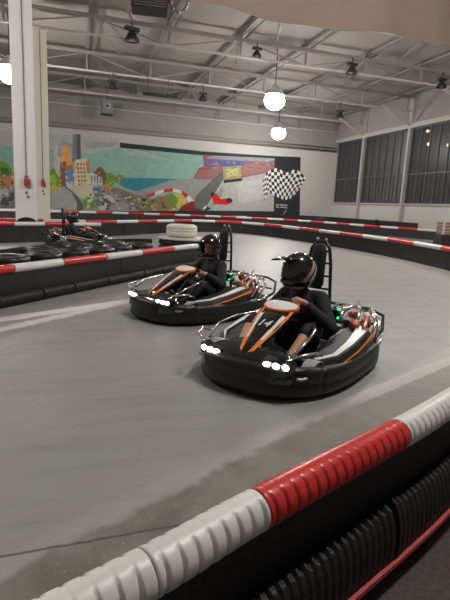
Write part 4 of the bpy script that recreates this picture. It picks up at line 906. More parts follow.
spot((14.26, 24.42, 8.9), .2, 'dark floodlight under the roof right of the bay lamps', .75, 0, 9.55)
spot((20.13, 24.42, 8.86), .2, 'dark floodlight at the right edge of the roof, above the windows', .7, 0, 9.55)
spot((17.06, 30.25, 7.82), -.3, 'small dark floodlight near the back right corner of the roof', .65, 0, 8.65)
spot((2.4, 38.6, 8.2), .1, 'grey loudspeaker box with a round cone hung high on the back wall', 1, 1)
spot((2.6, 18.4, 8.25), -.15, 'dark fan heater hanging from the roof at the top of the photo', 1, 2)
t = thing('duct_tube', 'short black tube hanging under the roof right of the loudspeaker', 'tube', (4.84, 30.25, 7.75), 0)
MB().tube([(-.9, 0, 0), (.95, 0, -.02)], .09, 10).build('tube', M['matt_black'], t)
for x in (-.6, .6): MB().tube([(x, 0, .05), (x, 0, .9)], .02, 6).build('hanger', M['dark_fix'], t)

# ------------------------------------------------------------------ the painted wall
PC = dict(teal=(.27, .42, .37), cloud=(.44, .43, .42), cloud2=(.33, .33, .34), cloud3=(.40, .45, .42), haze=(.36, .50, .45), greyblock=(.38, .38, .37), lightblock=(.55, .54, .50), cream=(.58, .53, .40),
          orange=(.72, .36, .16), tower=(.20, .20, .22), towerdk=(.10, .10, .12), brown=(.22, .11, .08), orangebr=(.50, .20, .09), blue=(.16, .27, .46),
          whiteb=(.58, .58, .58), creamb=(.66, .58, .40), window=(.17, .13, .10), hill=(.17, .10, .055), green=(.14, .27, .06), greenlt=(.27, .45, .12), greendk=(.06, .15, .04),
          rockbr=(.24, .17, .10), sea=(.06, .22, .25), orange2=(.52, .25, .15), greyroad=(.30, .30, .30), carblue=(.10, .15, .25), cardark=(.09, .09, .10), carlight=(.50, .50, .52),
          cobble=(.21, .19, .17), rockdk=(.05, .045, .04), cobbledk=(.12, .11, .10), yellow=(.52, .42, .14), kred=(.45, .05, .05), kwhite=(.66, .65, .63), dkred=(.20, .025, .03),
          standred=(.27, .10, .11), standblue=(.11, .12, .26), standgrey=(.30, .29, .33), standmix=(.28, .14, .14), standmix2=(.30, .17, .16), paver=(.42, .42, .41), paverlt=(.50, .50, .48),
          ramp=(.13, .125, .12), rampedge=(.45, .45, .43), board=(.33, .31, .17), boardlt=(.50, .47, .28), black=(.018, .018, .02), kartred=(.55, .05, .04), track=(.40, .40, .40),
          navy=(.02, .02, .028), textw=(.55, .55, .60))
for k_, c_ in list(PC.items()):                       # fresh wall paint: a little more vivid
    l_ = sum(c_) / 3; PC[k_] = tuple(max(.005, min(.9, l_ + (v_ - l_) * 1.3)) for v_ in c_)
keys = []; mm = []
def paint(name):
    if name not in keys:
        keys.append(name)
        mm.append(mat('paint_' + name, PC[name], .7, var=.05 if name in ('navy', 'black', 'textw') else .28, scale=2.6))
    return keys.index(name)
mb = MB()
for i, (c, pts) in enumerate(MURAL):
    y = YB - .012 - i * .00005
    mb.add([(x, y, z) for x, z in pts], [tuple(range(len(pts)))], paint(c))
mural = mb.build('wall_mural', mm, weld=False)
tag(mural, 'long painted mural of a seaside town and race track on the back wall', 'mural')
fl = MB()
for v in range(len(FLAG) - 1):
    for u in range(len(FLAG[0]) - 1):
        q = [FLAG[v][u], FLAG[v][u + 1], FLAG[v + 1][u + 1], FLAG[v + 1][u]]
        fl.add([(x, YB - .058, z) for x, z in q], [(0, 1, 2, 3)], (u + v) % 2)
ring = [FLAG[0][u] for u in range(len(FLAG[0]))] + [FLAG[v][-1] for v in range(1, len(FLAG))] + [FLAG[-1][u] for u in range(len(FLAG[0]) - 2, -1, -1)] + [FLAG[v][0] for v in range(len(FLAG) - 2, 0, -1)]
n = len(ring)
fl.add([(x, YB - .058, z) for x, z in ring] + [(x, YB - .040, z) for x, z in ring], [(k, (k + 1) % n, n + (k + 1) % n, n + k) for k in range(n)], 1)
fo = fl.build('checkered_flag', [mat('flag_white', (.78, .77, .76), .6, var=.05), mat('flag_black', (.02, .02, .022), .6, var=.1)], weld=False)
tag(fo, 'waving black and white checkered flag panel over the dark wall panel', 'flag')

# ------------------------------------------------------------------ barriers
def pipe_section(path, d0, d1, r, z, fine, m, par):
    L = d1 - d0; mb = MB()
    if fine: per, seg, npp = .050, 56, 16
    else: per, seg, npp = .10, 12, 4
    N = max(6, int(L / per * npp)); rings = []
    for i in range(N + 1):
        d = d0 + L * i / N
        c = path.at(d); t = path.tan(d); nn = V((-t.y, t.x, 0))
        ph = ((d - d0) / per) % 1
        g = max(0, 1 - abs(ph - .5) / (.15 if fine else .16))    # narrow groove between two lugs
        g = min(1, 1.7 * g) if fine else g * g * (3 - 2 * g)
        dm = max(0, 1 - abs(ph - .02) / .16, 1 - abs(ph - .98) / .16)
        ring = []
        for k in range(seg):
            a = 2 * PI * k / seg
            if fine:
                side = min(1, max(0, (.93 - math.sin(a)) / .25))               # the crown of the pipe is smooth
                dim = dm * max(0, 1 - abs(math.sin(a) + .42) / .16)            # small drain dimples low on the side
                rr = r * (1 - (.15 * side + .012) * g - .10 * dim - .012 * side * (1 - math.cos(2 * PI * ph)) / 2)
            else: rr = r * (1 - .07 * g)
            if i in (0, N): rr *= .95
            ring.append(c + V((0, 0, z)) + nn * rr * math.cos(a) + V((0, 0, rr * math.sin(a))))
        rings.append(ring)
    mb.loft(rings, 0, True, True)
    o = mb.build('pipe_section', m, par)
    o['label'] = 'red corrugated pipe section' if m == M['red_pipe'] else 'white corrugated pipe section'

def belt(path, d0, d1, z0, z1, par, off=0., th=.035):
    N = max(2, int((d1 - d0) / .25)); rings = []
    for i in range(N + 1):
        d = d0 + (d1 - d0) * i / N; c = path.at(d); nn = path.nor(d)
        w = .012 * math.sin(d * 2.3)
        rings.append([c + nn * (off + a * th / 2 + w * (1 if z < .3 else 0)) + V((0, 0, z)) for a, z in ((-1, z0), (1, z0), (1, (z0 + z1) / 2), (1, z1), (-1, z1), (-1, (z0 + z1) / 2))])
    MB().loft(rings, 0, False, True).build('belt_panel', M['belt'], par)

def ribbed(path, d0, d1, off, rx, rz, zc, par, fine, name='tyre_bumper'):
    """a ribbed black rubber piece lying along the foot of the belt"""
    L = d1 - d0; per = .042 if fine else .05; N = max(8, int(L / per * 4)); rings = []; seg = 16
    for i in range(N + 1):
        d = d0 + L * i / N; c = path.at(d); nn = path.nor(d)
        ph = ((d - d0) / per) % 1
        g = 1 if ph < .55 else (.90 if fine else .88)
        fl = 1 + .10 * max(0, 1 - i / (N * .06 + 1)) + .06 * max(0, 1 - (N - i) / (N * .06 + 1))
        rings.append([c + nn * (off + rx * g * fl * math.cos(2 * PI * k / seg)) + V((0, 0, zc + rz * (g if k > 9 or k < 7 else 1) * (fl if k < 9 else 1) * math.sin(2 * PI * k / seg))) for k in range(seg)])
    MB().loft(rings, 0, False, True).build(name, M['rubber'], par)

def barrier(label, pts, bounds, first_red, fine=False, base=(), piece=1.2, r=.066, z=.6, panel=3.0, loc=None, rib=(.135, .135, .137), group='red and white track barriers'):
    P = Path([(p[0], p[1], 0) for p in pts])
    t = thing('track_barrier', label, 'barrier', (0, 0, 0), 0, group)
    if bounds == 'bend':
        q = dist_of(P, (10.28, 11.5)); k0 = int(q / 1.63)
        bounds = [0.] + [q + 1.63 * k for k in range(-k0, 12) if 0.3 < q + 1.63 * k < P.L - .3] + [P.L]
        first_red = (bounds.index(q) % 2 == 0)
    elif not isinstance(bounds, list):
        n = max(1, round(P.L / bounds)); bounds = [P.L * k / n for k in range(n + 1)]
    if first_red == 'end': first_red = (len(bounds) - 1) % 2 == 0
    if bounds:
        for k, (a, b_) in enumerate(zip(bounds, bounds[1:])):
            pipe_section(P, a, b_ - (.004 if fine else .01), r, z, fine, M['red_pipe'] if (k % 2 == 0) == first_red else M['white_pipe'], t)
    n = max(1, round(P.L / panel))
    for k in range(n): belt(P, P.L * k / n, P.L * (k + 1) / n - .02, .0, z - .03, t)
    for side in base:
        n = max(1, round(P.L / piece)); rr = random.Random(3)
        cuts = [0] + sorted(P.L * (k + rr.uniform(-.2, .2)) / n for k in range(1, n)) + [P.L]
        for a, b_ in zip(cuts, cuts[1:]): ribbed(P, a + .012, b_ - .012, side * (rib[0] + .02), rib[0], rib[1], rib[2], t, fine)
    return P, t

def dist_of(P, q):
    return min((abs((P.at(k * P.L / 800) - V((q[0], q[1], 0))).length), k * P.L / 800) for k in range(801))[1]

# the near barrier in the foreground
npts = [(-2.3, -.02), (-1.0, .52), (.065, .985), (.53, 1.21), (1.37, 1.59), (1.79, 1.80), (3.2, 2.52), (4.6, 3.25)]
P1 = Path([(a, b, 0) for a, b in npts])
bd = [dist_of(P1, q) for q in ((-.73, .635), (.165, 1.015), (.515, 1.205), (1.275, 1.545))]
bd = [0.] + bd + [bd[-1] + .95, bd[-1] + 1.9, P1.L]
t1 = thing('track_barrier', 'near barrier across the foreground, with large red and white ribbed pipe sections', 'barrier', (0, 0, 0), 0, 'red and white track barriers')
cols = ['red_pipe', 'white_pipe', 'white_pipe', 'red_pipe', 'white_pipe', 'red_pipe', 'white_pipe']
for k in range(7): pipe_section(P1, bd[k], bd[k + 1] - .004, .0635, .603, True, M[cols[k]], t1)
for k in range(3): belt(P1, P1.L * k / 3, P1.L * (k + 1) / 3 - .015, 0, .57, t1, .02)
cuts = [P1.L * k / 6 for k in range(7)]
for a, b_ in zip(cuts, cuts[1:]): ribbed(P1, a + .01, b_ - .01, -.045, .055, .17, .17, t1, True)
st = MB(); N = 60; rings = []
for i in range(N + 1):
    d = P1.L * i / N; c = P1.at(d); nn = P1.nor(d)
    rings.append([c + nn * (-.105 + dx) + V((0, 0, dz)) for dx, dz in ((-.008, .095), (.008, .095), (.008, .115), (-.008, .115))])
st.loft(rings, 0, False).build('edge_strip', M['tape'], t1)['label'] = 'thin red edge strip'

# left barrier, a long island with a tyre-filled middle
b2 = [(-5.3, 2.1), (-3.2, 4.5), (-.96, 7.04), (-.19, 7.94), (.52, 8.76), (1.27, 9.63), (2.11, 10.62), (2.86, 11.42)]
PP = Path([(a, b, 0) for a, b in b2])
bb = [dist_of(PP, q) for q in ((-.83, 7.2), (-.19, 7.94), (.52, 8.76), (1.27, 9.63), (2.11, 10.62))]
bb = [bb[0] - 1.05 * k for k in range(6, 0, -1)] + bb + [PP.L]
barrier('left barrier behind the karts, its red and white rail sloping up past the helmet', b2, bb, len(bb) % 2 == 1, base=(-1,), piece=.9, r=.064, z=.5, rib=(.075, .085, .085))
# low belt at the rear of the island (no rail on it)
barrier('low black belt at the rear of the tyre island', [(-6.0, 1.2), (-3.4, 5.9), (-1.33, 9.83), (-.16, 11.85), (.89, 12.94), (1.6, 13.45), (2.1, 13.5)], [], True, z=.52, group=None)
# barrier in front of the white column, ends at the third kart
barrier('short barrier in front of the white column, ending behind the third kart', [(-9.5, 13.2), (-6, 14.7), (-2.24, 16.6), (-.47, 17.75), (.93, 18.4)], 1.1, False, r=.07)
# the long curved barrier round the outside of the bend
barrier('long middle barrier curving round the bend behind both karts', [(-9.0, 17.2), (-4.5, 18.4), (-1.5, 19.5), (1.1, 20.6), (3.6, 23.4), (6.2, 26.0), (8.3, 26.4), (9.8, 24.6), (10.5, 20.5), (10.75, 15.3), (10.15, 11.1), (8.6, 6.5), (6.6, 2.8)], 'bend', True, base=(1,), piece=1.5, r=.075)
# the rearmost barrier by the wall
barrier('rearmost barrier running below the mural and the windows', [(-14, 27.5), (-9, 29.6), (-4.2, 31.8), (.07, 34.4), (5, 37.0), (10.9, 38.4), (16.2, 37.6), (18.4, 34.6), (19.8, 29.9), (21.9, 25.2)], 1.35, 'end', r=.085, panel=4)
# plain belt under the windows
PW = Path([(14.5, 40.3, 0), (19.5, 40.1, 0), (21.9, 38.9, 0), (22.1, 34, 0), (22.2, 27.5, 0)])
t = thing('rubber_wall', 'plain black rubber belt standing under the windows', 'rubber barrier', (0, 0, 0))
for k in range(5): belt(PW, PW.L * k / 5, PW.L * (k + 1) / 5 - .02, 0, .98, t, 0, .05)

# ------------------------------------------------------------------ tyres
def tyre(name, R, rim, h, m, nt=24):
    mb = MB(); p = []
    prof = [(rim, .12 * h), (rim + .02, .02 * h), (R * .80, 0), (R * .94, .08 * h), (R, .22 * h), (R, .40 * h), (R * .985, .42 * h), (R * .985, .47 * h), (R, .49 * h), (R, .60 * h), (R * .985, .62 * h), (R * .985, .67 * h), (R, .69 * h), (R, .80 * h), (R * .94, .93 * h), (R * .80, h), (rim + .02, .98 * h), (rim, .88 * h), (rim + .03, .7 * h), (rim + .03, .3 * h)]
    mb.lathe(prof, n=30, closed=True)
    return mb, prof
first = None
spots = [(-1.61, 8.1, 2), (-1.03, 8.64, 2), (-.52, 9.24, 2), (-.02, 9.83, 2), (.47, 10.46, 2), (.95, 11.08, 2), (1.48, 11.68, 2), (-.65, 10.2, 2), (.09, 11.1, 2), (.85, 12.0, 2)]
names = ['at the left edge', 'second from the left edge', 'third from the left edge', 'behind the red rail section', 'right of the red rail section', 'below the third kart', 'beside the round tyre wall',
         'at back left', 'at back middle', 'at back right']
lv = ['at the bottom', 'in the middle', 'on top']
for i, (x, y, n) in enumerate(spots):
    for k in range(n):
        tilt = 0
        lab = 'black tyre %s, island pile %s' % (lv[k] if k < n - 1 else 'on top', names[i])
        if first is None:
            mb, prof = tyre('tyre', .335, .18, .262, M['tyre'])
            first = mb.build('tyre', M['tyre'])
            o = first
        else:
            o = first.copy(); COL.objects.link(o)
        tag(o, lab, 'tyre', 'loose tyres in the island')
        o.location = (x + random.uniform(-.03, .03) * (k > 0), y + random.uniform(-.03, .03) * (k > 0), k * .263)
        o.rotation_euler = (0, 0, random.uniform(0, 6))

# round tyre wall with a pale lid and a white tyre on it
t = thing('round_bumper', 'round black rubber bumper with a pale lid at the end of the island', 'bumper', (2.88, 12.9, 0))
prof = [(0, 0), (.67, 0)]
for k in range(4): prof += [(.69, .02 + k * .135), (.71, .06 + k * .135), (.69, .11 + k * .135), (.67, .135 + k * .135)]
prof += [(.67, .55), (0, .55)]
MB().lathe(prof, n=40).build('rubber_drum', M['rubber'], t)
MB().lathe([(0, .55), (.73, .55), (.74, .57), (.73, .60), (0, .605)], n=40).build('lid', M['pale_wood'], t)
wt, _ = tyre('white', .42, .22, .34, M['white_tyre'])
o = wt.build('tyre', M['white_tyre'], None, (2.80, 12.95, .607)); tag(o, 'white painted tyre lying on the round bumper behind the left kart', 'tyre')

# crates and a leafy plant by the window wall
t = thing('wooden_crate', 'brown wooden crate standing on a dark block at the right edge', 'crate', (17.15, 18.75, .681), math.radians(-18))
for z in (.05, .2, .35, .5): MB().box((0, -.32, z), (1.3, .03, .11)).box((0, .32, z), (1.3, .03, .11)).box((-.64, 0, z), (.03, .64, .11)).box((.64, 0, z), (.03, .64, .11)).build('slat', M['wood'], t)
for x in (-.6, 0, .6):
    for y in (-.35, .35): MB().box((x, y, .28), (.07, .04, .56)).build('corner_post', M['pale_wood'], t)
MB().box((0, 0, .012), (1.26, .62, .024)).build('bottom_board', M['wood'], t)
t = thing('rubber_block', 'dark rubber block under the wooden crate at the right edge', 'block', (17.3, 18.7, 0), math.radians(-18))
MB().box((0, 0, .34), (1.7, .9, .68)).build('block', M['rubber'], t, bevel=.04)
t = thing('potted_plant', 'small dark leafy plant below the window post on the right', 'plant', (21.4, 31.0, 0))
MB().lathe([(0, 0), (.16, 0), (.24, .5), (.26, .52), (.22, .52), (.2, .45), (0, .45)], n=16).build('pot', M['dark_fix'], t)
lf = MB(); rr = random.Random(5)
for k in range(44):
    a = rr.uniform(0, 2 * PI); el = rr.uniform(.3, 1.4); L = rr.uniform(.35, .85)
    d = V((math.cos(a) * math.cos(el), math.sin(a) * math.cos(el), math.sin(el))); s_ = d.cross(V((0, 0, 1))).normalized()
    p = V((0, 0, .5))
    lf.add([p, p + d * L * .5 + s_ * .09, p + d * L + V((0, 0, -.08)), p + d * L * .5 - s_ * .09], [(0, 1, 2, 3)])
lf.build('leaves', M['leaf'], t)
# ------------------------------------------------------------------ go-karts (local x forward, y to the driver's left)
def rot_to(d):                      # matrix taking local z to d
    return V((0, 0, 1)).rotation_difference(V(d).normalized()).to_matrix()

def ring_pt(a, L=.95, W=.66):
    c, s = math.cos(a), math.sin(a)
    n = 2.5 if c > 0 else 3.8
    return V((L * math.copysign(abs(c) ** (2 / n), c), W * math.copysign(abs(s) ** (2 / n), s), 0))

def wheel(loc, R, w, par, name):
    o = MB(); prof = [(R * .55, -w / 2), (R * .86, -w / 2), (R, -w * .36), (R, w * .36), (R * .86, w / 2), (R * .55, w / 2), (R * .5, w * .3), (R * .5, -w * .3)]
    Rm = Matrix.Rotation(PI / 2, 3, 'X')
    o.lathe(prof, loc, Rm, 24, closed=True)
    k = o.build(name, M['tyre'], par)
    MB().lathe([(0, -w * .34), (R * .2, -w * .38), (R * .3, -w * .30), (R * .52, -w * .36), (R * .52, w * .36), (R * .3, w * .30), (R * .2, w * .38), (0, w * .34)], loc, Rm, 20).build('rim', M['steel'], k)

def make_kart(label, number=None):
    t = thing('go_kart', label, 'go-kart', (0, 0, 0), 0, 'racing go-karts')
    # wrap-round bumper
    N = 96; prof = [(-.05, .05), (.0, .035), (.03, .05), (.035, .10), (.022, .115), (.022, .135), (.035, .15), (.03, .22), (.005, .25), (-.05, .245)]
    def seg(i0, i1, name, mtl, grow=0.):
        rings = []
        for i in range(i0, i1 + 1):
            a = 2 * PI * i / N
            p = ring_pt(a); q = (ring_pt(a + .02) - ring_pt(a - .02)).normalized(); nn = V((q.y, -q.x, 0))
            up = .05 * max(0, math.cos(a)) ** 2
            rings.append([p + nn * (dx + grow) + V((0, 0, z + up * (z > .1))) for dx, z in prof])
        return MB().loft(rings, 0, True, True).build(name, mtl, t)
    seg(-15, 15, 'front_bumper', M['black_plastic']); seg(15, 34, 'side_bumper', M['black_plastic'])
    seg(34, 62, 'rear_bumper', M['black_plastic']); seg(62, 81, 'side_bumper', M['black_plastic'])
    # floor tray and frame
    pts = [ring_pt(2 * PI * i / 48) * .93 for i in range(48)]
    MB().loft([[p + V((0, 0, .055)) for p in pts], [p + V((0, 0, .072)) for p in pts]], 0, False).build('floor_tray', M['matt_black'], t)
    fr = MB()
    for s in (-1, 1):
        fr.tube([(.82, s * .22, .10), (.5, s * .30, .10), (-.3, s * .33, .10), (-.85, s * .32, .12)], .017, 8)
        fr.tube([(.85, s * .12, .20), (.8, s * .5, .2), (.5, s * .58, .2), (-.5, s * .6, .21), (-.82, s * .5, .21)], .014, 8)
    for x in (.6, .1, -.7): fr.tube([(x, -.56, .11), (x, .56, .11)], .015, 8)
    fr.build('chassis_frame', M['steel'], t)
    # nose hood and the tall front panel
    rings = []
    for (x, w, z, h) in ((.93, .34, .26, .02), (.86, .44, .285, .05), (.74, .44, .30, .08), (.62, .36, .31, .09), (.52, .22, .31, .08)):
        rings.append([V((x, y * w, z + h * (1 - abs(y) ** 2.2) - .06 * (abs(y) > .9))) for y in (-1, -.8, -.5, -.2, 0, .2, .5, .8, 1)] + [V((x, y * w, .16)) for y in (1, .4, -.4, -1)])
    MB().loft(rings, 0, True).build('nose_hood', M['gloss_black'], t)
    # front panel: from nose up to the steering wheel
    def panel_ring(x, z, w, th):
        return [V((x + th * .45, y * w, z + th * (.9 - .5 * abs(y)))) for y in (-1, -.6, 0, .6, 1)] + [V((x - th * .6, y * w * .9, z - th * .5)) for y in (1, 0, -1)]
    st = [(.86, .30, .05, .03), (.72, .375, .09, .04), (.57, .455, .125, .045), (.41, .535, .15, .05), (.30, .585, .15, .045)]
    fp = MB().loft([panel_ring(*s) for s in st], 0, True).build('front_panel', M['gloss_black'], t)
    def onp(u, y, lift=.006):            # point on the panel surface, u = 0 nose .. 1 top
        k = min(3, int(u * 4)); f = u * 4 - k
        x, z, w, th = [a + (b - a) * f for a, b in zip(st[k], st[k + 1])]
        return V((x + th * .45, y * w, z + th * (.9 - .5 * abs(y)))) + V((.5, 0, .8)) * lift
    def strip(path, name, m, lift=.006, lab=None):
        vs = []
        for (u, a, b_) in path: vs += [onp(u, a, lift), onp(u, (a + b_) / 2, lift), onp(u, b_, lift)]
        n = len(path); fs = []
        for i in range(n - 1): fs += [(3 * i, 3 * i + 1, 3 * i + 4, 3 * i + 3), (3 * i + 1, 3 * i + 2, 3 * i + 5, 3 * i + 4)]
        o = MB().add(vs, fs, 0, True).build(name, m, fp)
        return o
    for s in (-1, 1):
        strip([(u, s * .55, s * 1.02) for u in (0, .12, .25, .38, .5)], 'orange_panel', M['orange'])
        strip([(u, s * (.95 - .1 * (u > .6)), s * 1.03) for u in (.5, .6, .7, .8, .9, 1)], 'orange_stripe', M['orange'], .007)
        strip([(u, s * .62, s * .86) for u in (.30, .4, .5, .6, .7, .8)], 'white_stripe', M['kart_white'], .009)
    # oval white pad in an orange rim on top of the panel
    Ro = Matrix.Rotation(math.radians(14), 3, 'Y') @ Matrix.Diagonal((.78, 1.22, 1))
    oc = (.265, 0, .632)
    MB().lathe([(0, -.04), (.125, -.04), (.142, -.015), (.142, .008), (.134, .016), (.128, .010), (0, .010)], oc, Ro, 30).build('pad_rim', M['orange'], t)
    MB().lathe([(.129, .012), (.10, .026), (.05, .034), (0, .036)], oc, Ro, 30).build('oval_pad', M['kart_white'], t)
    if number:
        cu = bpy.data.curves.new('race_number', 'FONT'); cu.body = number; cu.size = .125; cu.align_x = 'CENTER'; cu.shear = .18; cu.extrude = .002
        tmp = bpy.data.objects.new('tmp', cu); COL.objects.link(tmp)
        bpy.context.view_layer.update()
        me = bpy.data.meshes.new_from_object(tmp.evaluated_get(bpy.context.evaluated_depsgraph_get()))
        bpy.data.objects.remove(tmp)
        no = bpy.data.objects.new('race_number', me); me.materials.clear(); me.materials.append(M['kart_white']); COL.objects.link(no); no.parent = fp
        a, b_ = onp(.50, 0, .018), onp(.85, 0, .018)
        zx = (b_ - a).normalized(); xx = V((0, 1, 0)); nn = xx.cross(zx)
        no.matrix_local = Matrix.Translation(a) @ Matrix((xx, zx, nn)).transposed().to_4x4()
        no['label'] = 'white number ' + number
    # headlamps: three bright LEDs on each side of the nose
    for s in (-1, 1):
        h = MB(); h.loft([[V((.80, s * .32 + dy, .30 + dz)) for dy, dz in ((-.13, -.05), (.13, -.06), (.13, .03), (-.13, .045))],
                          [V((.905 - .03 * (dy * s > 0), s * .32 + dy, .295 + dz)) for dy, dz in ((-.12, -.045), (.12, -.05), (.12, .022), (-.12, .035))]], 0, False)
        ho = h.build('headlamp', M['gloss_black'], t, bevel=.008)
        for k in range(3):
            y = s * .32 + (k - 1) * .075
            MB().ball((.895 - .018 * (k - 1) * s, y, .295), (.018, .031, .024), 12).build('led', M['led'], ho)
    # side pods rising to the rear, with white and orange stickers
    for s in (-1, 1):
        rings = []; tops = []
        for (x, yi, yo, z) in ((.50, .40, .50, .27), (.32, .38, .63, .30), (.05, .37, .66, .345), (-.20, .38, .66, .39), (-.38, .42, .64, .41)):
            rings.append([V((x, s * yi, .12)), V((x, s * yo, .12)), V((x, s * (yo + .01), z - .06)), V((x, s * (yo - .03), z)), V((x, s * (yi + .05), z + .02)), V((x, s * yi, z))])
            tops.append((x, yi, yo, z))
        so = MB().loft(rings, 0, False).build('side_pod', M['black_plastic'], t, bevel=.012)
        vs = []; vo = []
        for k, (x, yi, yo, z) in enumerate(tops):
            w = .1 + .9 * k / 4
            vs += [V((x, s * (yo - .045), z + .008)), V((x, s * (yo - .045 - .11 * w), z + .018))]
            vo += [V((x, s * (yo + .013), z - .055)), V((x, s * (yo + .013 - .012 * w), z - .055 + .03 * w))]
        f4 = [(2 * i, 2 * i + 2, 2 * i + 3, 2 * i + 1) for i in range(4)]
        MB().add(vs, f4, 0, True).build('white_sticker', M['kart_white'], so)
        MB().add(vo, f4, 0, True).build('orange_sticker', M['orange'], so)
    # front wheels with pale guards, rear wheels
    for s in (-1, 1):
        wheel((.54, s * .47, .135), .13, .13, t, 'wheel'); wheel((-.62, s * .50, .145), .14, .20, t, 'wheel')
        g = MB(); rg = []
        for k in range(9):
            a = math.radians(20 + k * 15)
            rg.append([V((.54 + r * math.cos(a), s * .47 + y, .135 + r * math.sin(a))) for r, y in ((.145, -.055), (.145, .055), (.156, .055), (.156, -.055))])
        g.loft(rg, 0, False); g.tube([(.54, s * .36, .27), (.54, s * .46, .285)], .010, 6)
        g.build('wheel_guard', M['kart_grey'], t, bevel=.004)
        MB().tube([(.50, s * .12, .16), (.50, s * .36, .15)], .010, 6).tube([(.45, s * .05, .17), (.46, s * .4, .16)], .009, 6).build('tie_rod', M['chrome'], t)
        # long bright side tubes from the nose back beside the panel
        MB().tube([(.80, s * .40, .37), (.62, s * .44, .46), (.40, s * .40, .50), (.22, s * .30, .52)], .011, 8).build('side_tube', M['chrome'], t)
    MB().tube([(.86, -.40, .35), (.86, -.48, .40), (.70, -.56, .41), (.58, -.56, .36)], .011, 8).build('corner_tube', M['chrome'], t)
    MB().tube([(.86, .40, .35), (.86, .48, .40), (.70, .56, .41), (.58, .56, .36)], .011, 8).build('corner_tube', M['chrome'], t)
    # steering
    wc = V((.13, 0, .575)); wn = V((-.82, 0, .57)).normalized(); wu = V((.57, 0, .82)).normalized()
    MB().tube([wc, (.38, 0, .34), (.55, 0, .18)], .013, 8).build('steering_column', M['steel'], t)
    sw = MB().tube([wc + V((0, 1, 0)) * .15 * math.cos(2 * PI * k / 32) + wu * .14 * math.sin(2 * PI * k / 32) for k in range(32)], .015, 10, closed=True).build('steering_wheel', M['matt_black'], t)
    sp = MB().lathe([(0, -.012), (.045, -.012), (.05, 0), (.04, .015), (0, .018)], wc, rot_to(wn), 18)
    for (y, u) in ((1, 0), (-1, 0), (0, -1)): sp.bar(wc, wc + V((0, 1, 0)) * .14 * y + wu * .135 * u, .03, .008)
    sp.build('spokes', M['steel'], sw)
    for s, nm in ((-1, 'accelerator_pedal'), (1, 'brake_pedal')):
        MB().tube([(.69, s * .12, .09), (.71, s * .13, .16), (.72, s * .15, .27), (.70, s * .21, .28)], .010, 8).box((.715, s * .17, .265), (.02, .08, .05)).build(nm, M['steel'], t)
    # seat shell
    rings = []
    for (x, z, w, d) in ((.02, .19, .16, .02), (-.10, .13, .19, .07), (-.25, .10, .20, .11), (-.40, .13, .21, .14), (-.50, .26, .22, .16), (-.56, .42, .215, .15), (-.60, .58, .18, .10), (-.615, .66, .12, .04)):
        n = V((.30, 0, 1)).normalized() if x > -.3 - .0 else V((1, 0, .25)).normalized()
        x += .18
        outer = [V((x, 0, z)) + V((0, w * math.sin(a), 0)) + n * d * (1 - math.cos(a)) for a in [math.radians(q) for q in (-85, -60, -30, 0, 30, 60, 85)]]
        rings.append(outer + [p + n * .018 * 1. + V((0, -math.copysign(.012, p.y) if abs(p.y) > .05 else 0, 0)) for p in reversed(outer)])
    MB().loft(rings, 0, True).build('seat', M['matt_black'], t)
    # roll hoop with rungs and a padded headrest
    hp = [(-.46, -.18, .20), (-.46, -.155, .60), (-.475, -.125, .97), (-.485, -.095, 1.13), (-.49, -.045, 1.195), (-.49, .045, 1.195), (-.485, .095, 1.13), (-.475, .125, .97), (-.46, .155, .60), (-.46, .18, .20)]
    ho = MB().tube(hp, .017, 10).build('roll_hoop', M['black_plastic'], t)
    for z, x, w in ((.72, -.467, .145), (.85, -.472, .135), (.98, -.477, .122), (1.10, -.484, .10)):
        MB().tube([(x, -w, z), (x, w, z)], .011, 8).build('rung', M['black_plastic'], ho)
    for y in (-.045, .045): MB().ball((-.49, y, 1.215), .018, 8).build('cap', M['kart_grey'], ho)
    rings = []
    for (z, w, d) in ((.72, .05, .02), (.76, .08, .03), (.92, .08, .036), (1.08, .08, .036), (1.15, .065, .03), (1.18, .035, .012)):
        rings.append([V((-.435 + d * math.cos(a) - .05 * (z - .7), w * math.sin(a), z)) for a in [2 * PI * k / 14 for k in range(14)]])
    MB().loft(rings).build('headrest', M['matt_black'], t)
    # engine on the left, behind the seat
    en = MB().box((-.52, .40, .24), (.30, .22, .22)).build('engine', M['matt_black'], t, bevel=.02)
    f = MB()
    for k in range(6): f.box((-.52, .40, .36 + k * .018), (.20, .17, .008))
    f.box((-.52, .40, .40), (.14, .12, .12)).build('cooling_fins', M['steel'], en)
    MB().lathe([(0, 0), (.04, 0), (.048, .015), (.048, .07), (.035, .085), (0, .085)], (-.35, .46, .40), rot_to((.3, .4, .8)), 18).build('air_filter', M['rust_red'], en)
    MB().lathe([(0, 0), (.035, 0), (.04, .03), (.03, .05), (0, .055)], (-.60, .36, .46), n=14).build('fuel_cap', M['rust_red'], en)
    MB().tube([(-.30, .58, .36), (-.36, .57, .44), (-.46, .55, .50), (-.56, .52, .51), (-.62, .48, .48)], [.022, .026, .028, .028, .024], 12).build('copper_exhaust', M['copper'], t)
    MB().tube([(-.64, .46, .30), (-.78, .40, .32), (-.86, .2, .34), (-.86, -.15, .34)], .045, 14).build('silencer', M['steel'], t)
    for (a, b_, c, nm) in (((-.40, .62, .28), (-.56, .61, .44), (-.70, .50, .54), 'guard_tube'), ((-.55, .63, .26), (-.72, .60, .42), (-.80, .48, .52), 'guard_tube'),
                            ((-.25, .36, .50), (-.38, .34, .56), (-.58, .30, .58), 'guard_tube'), ((-.34, .50, .44), (-.50, .46, .56), (-.72, .36, .60), 'guard_tube'), ((-.62, .20, .44), (-.72, .30, .54), (-.86, .42, .48), 'guard_tube'),
                           ((-.44, .62, .20), (-.58, .66, .24), (-.74, .64, .28), 'guard_tube')):
        MB().tube([a, b_, c], .017, 10).build(nm, M['chrome'], t)
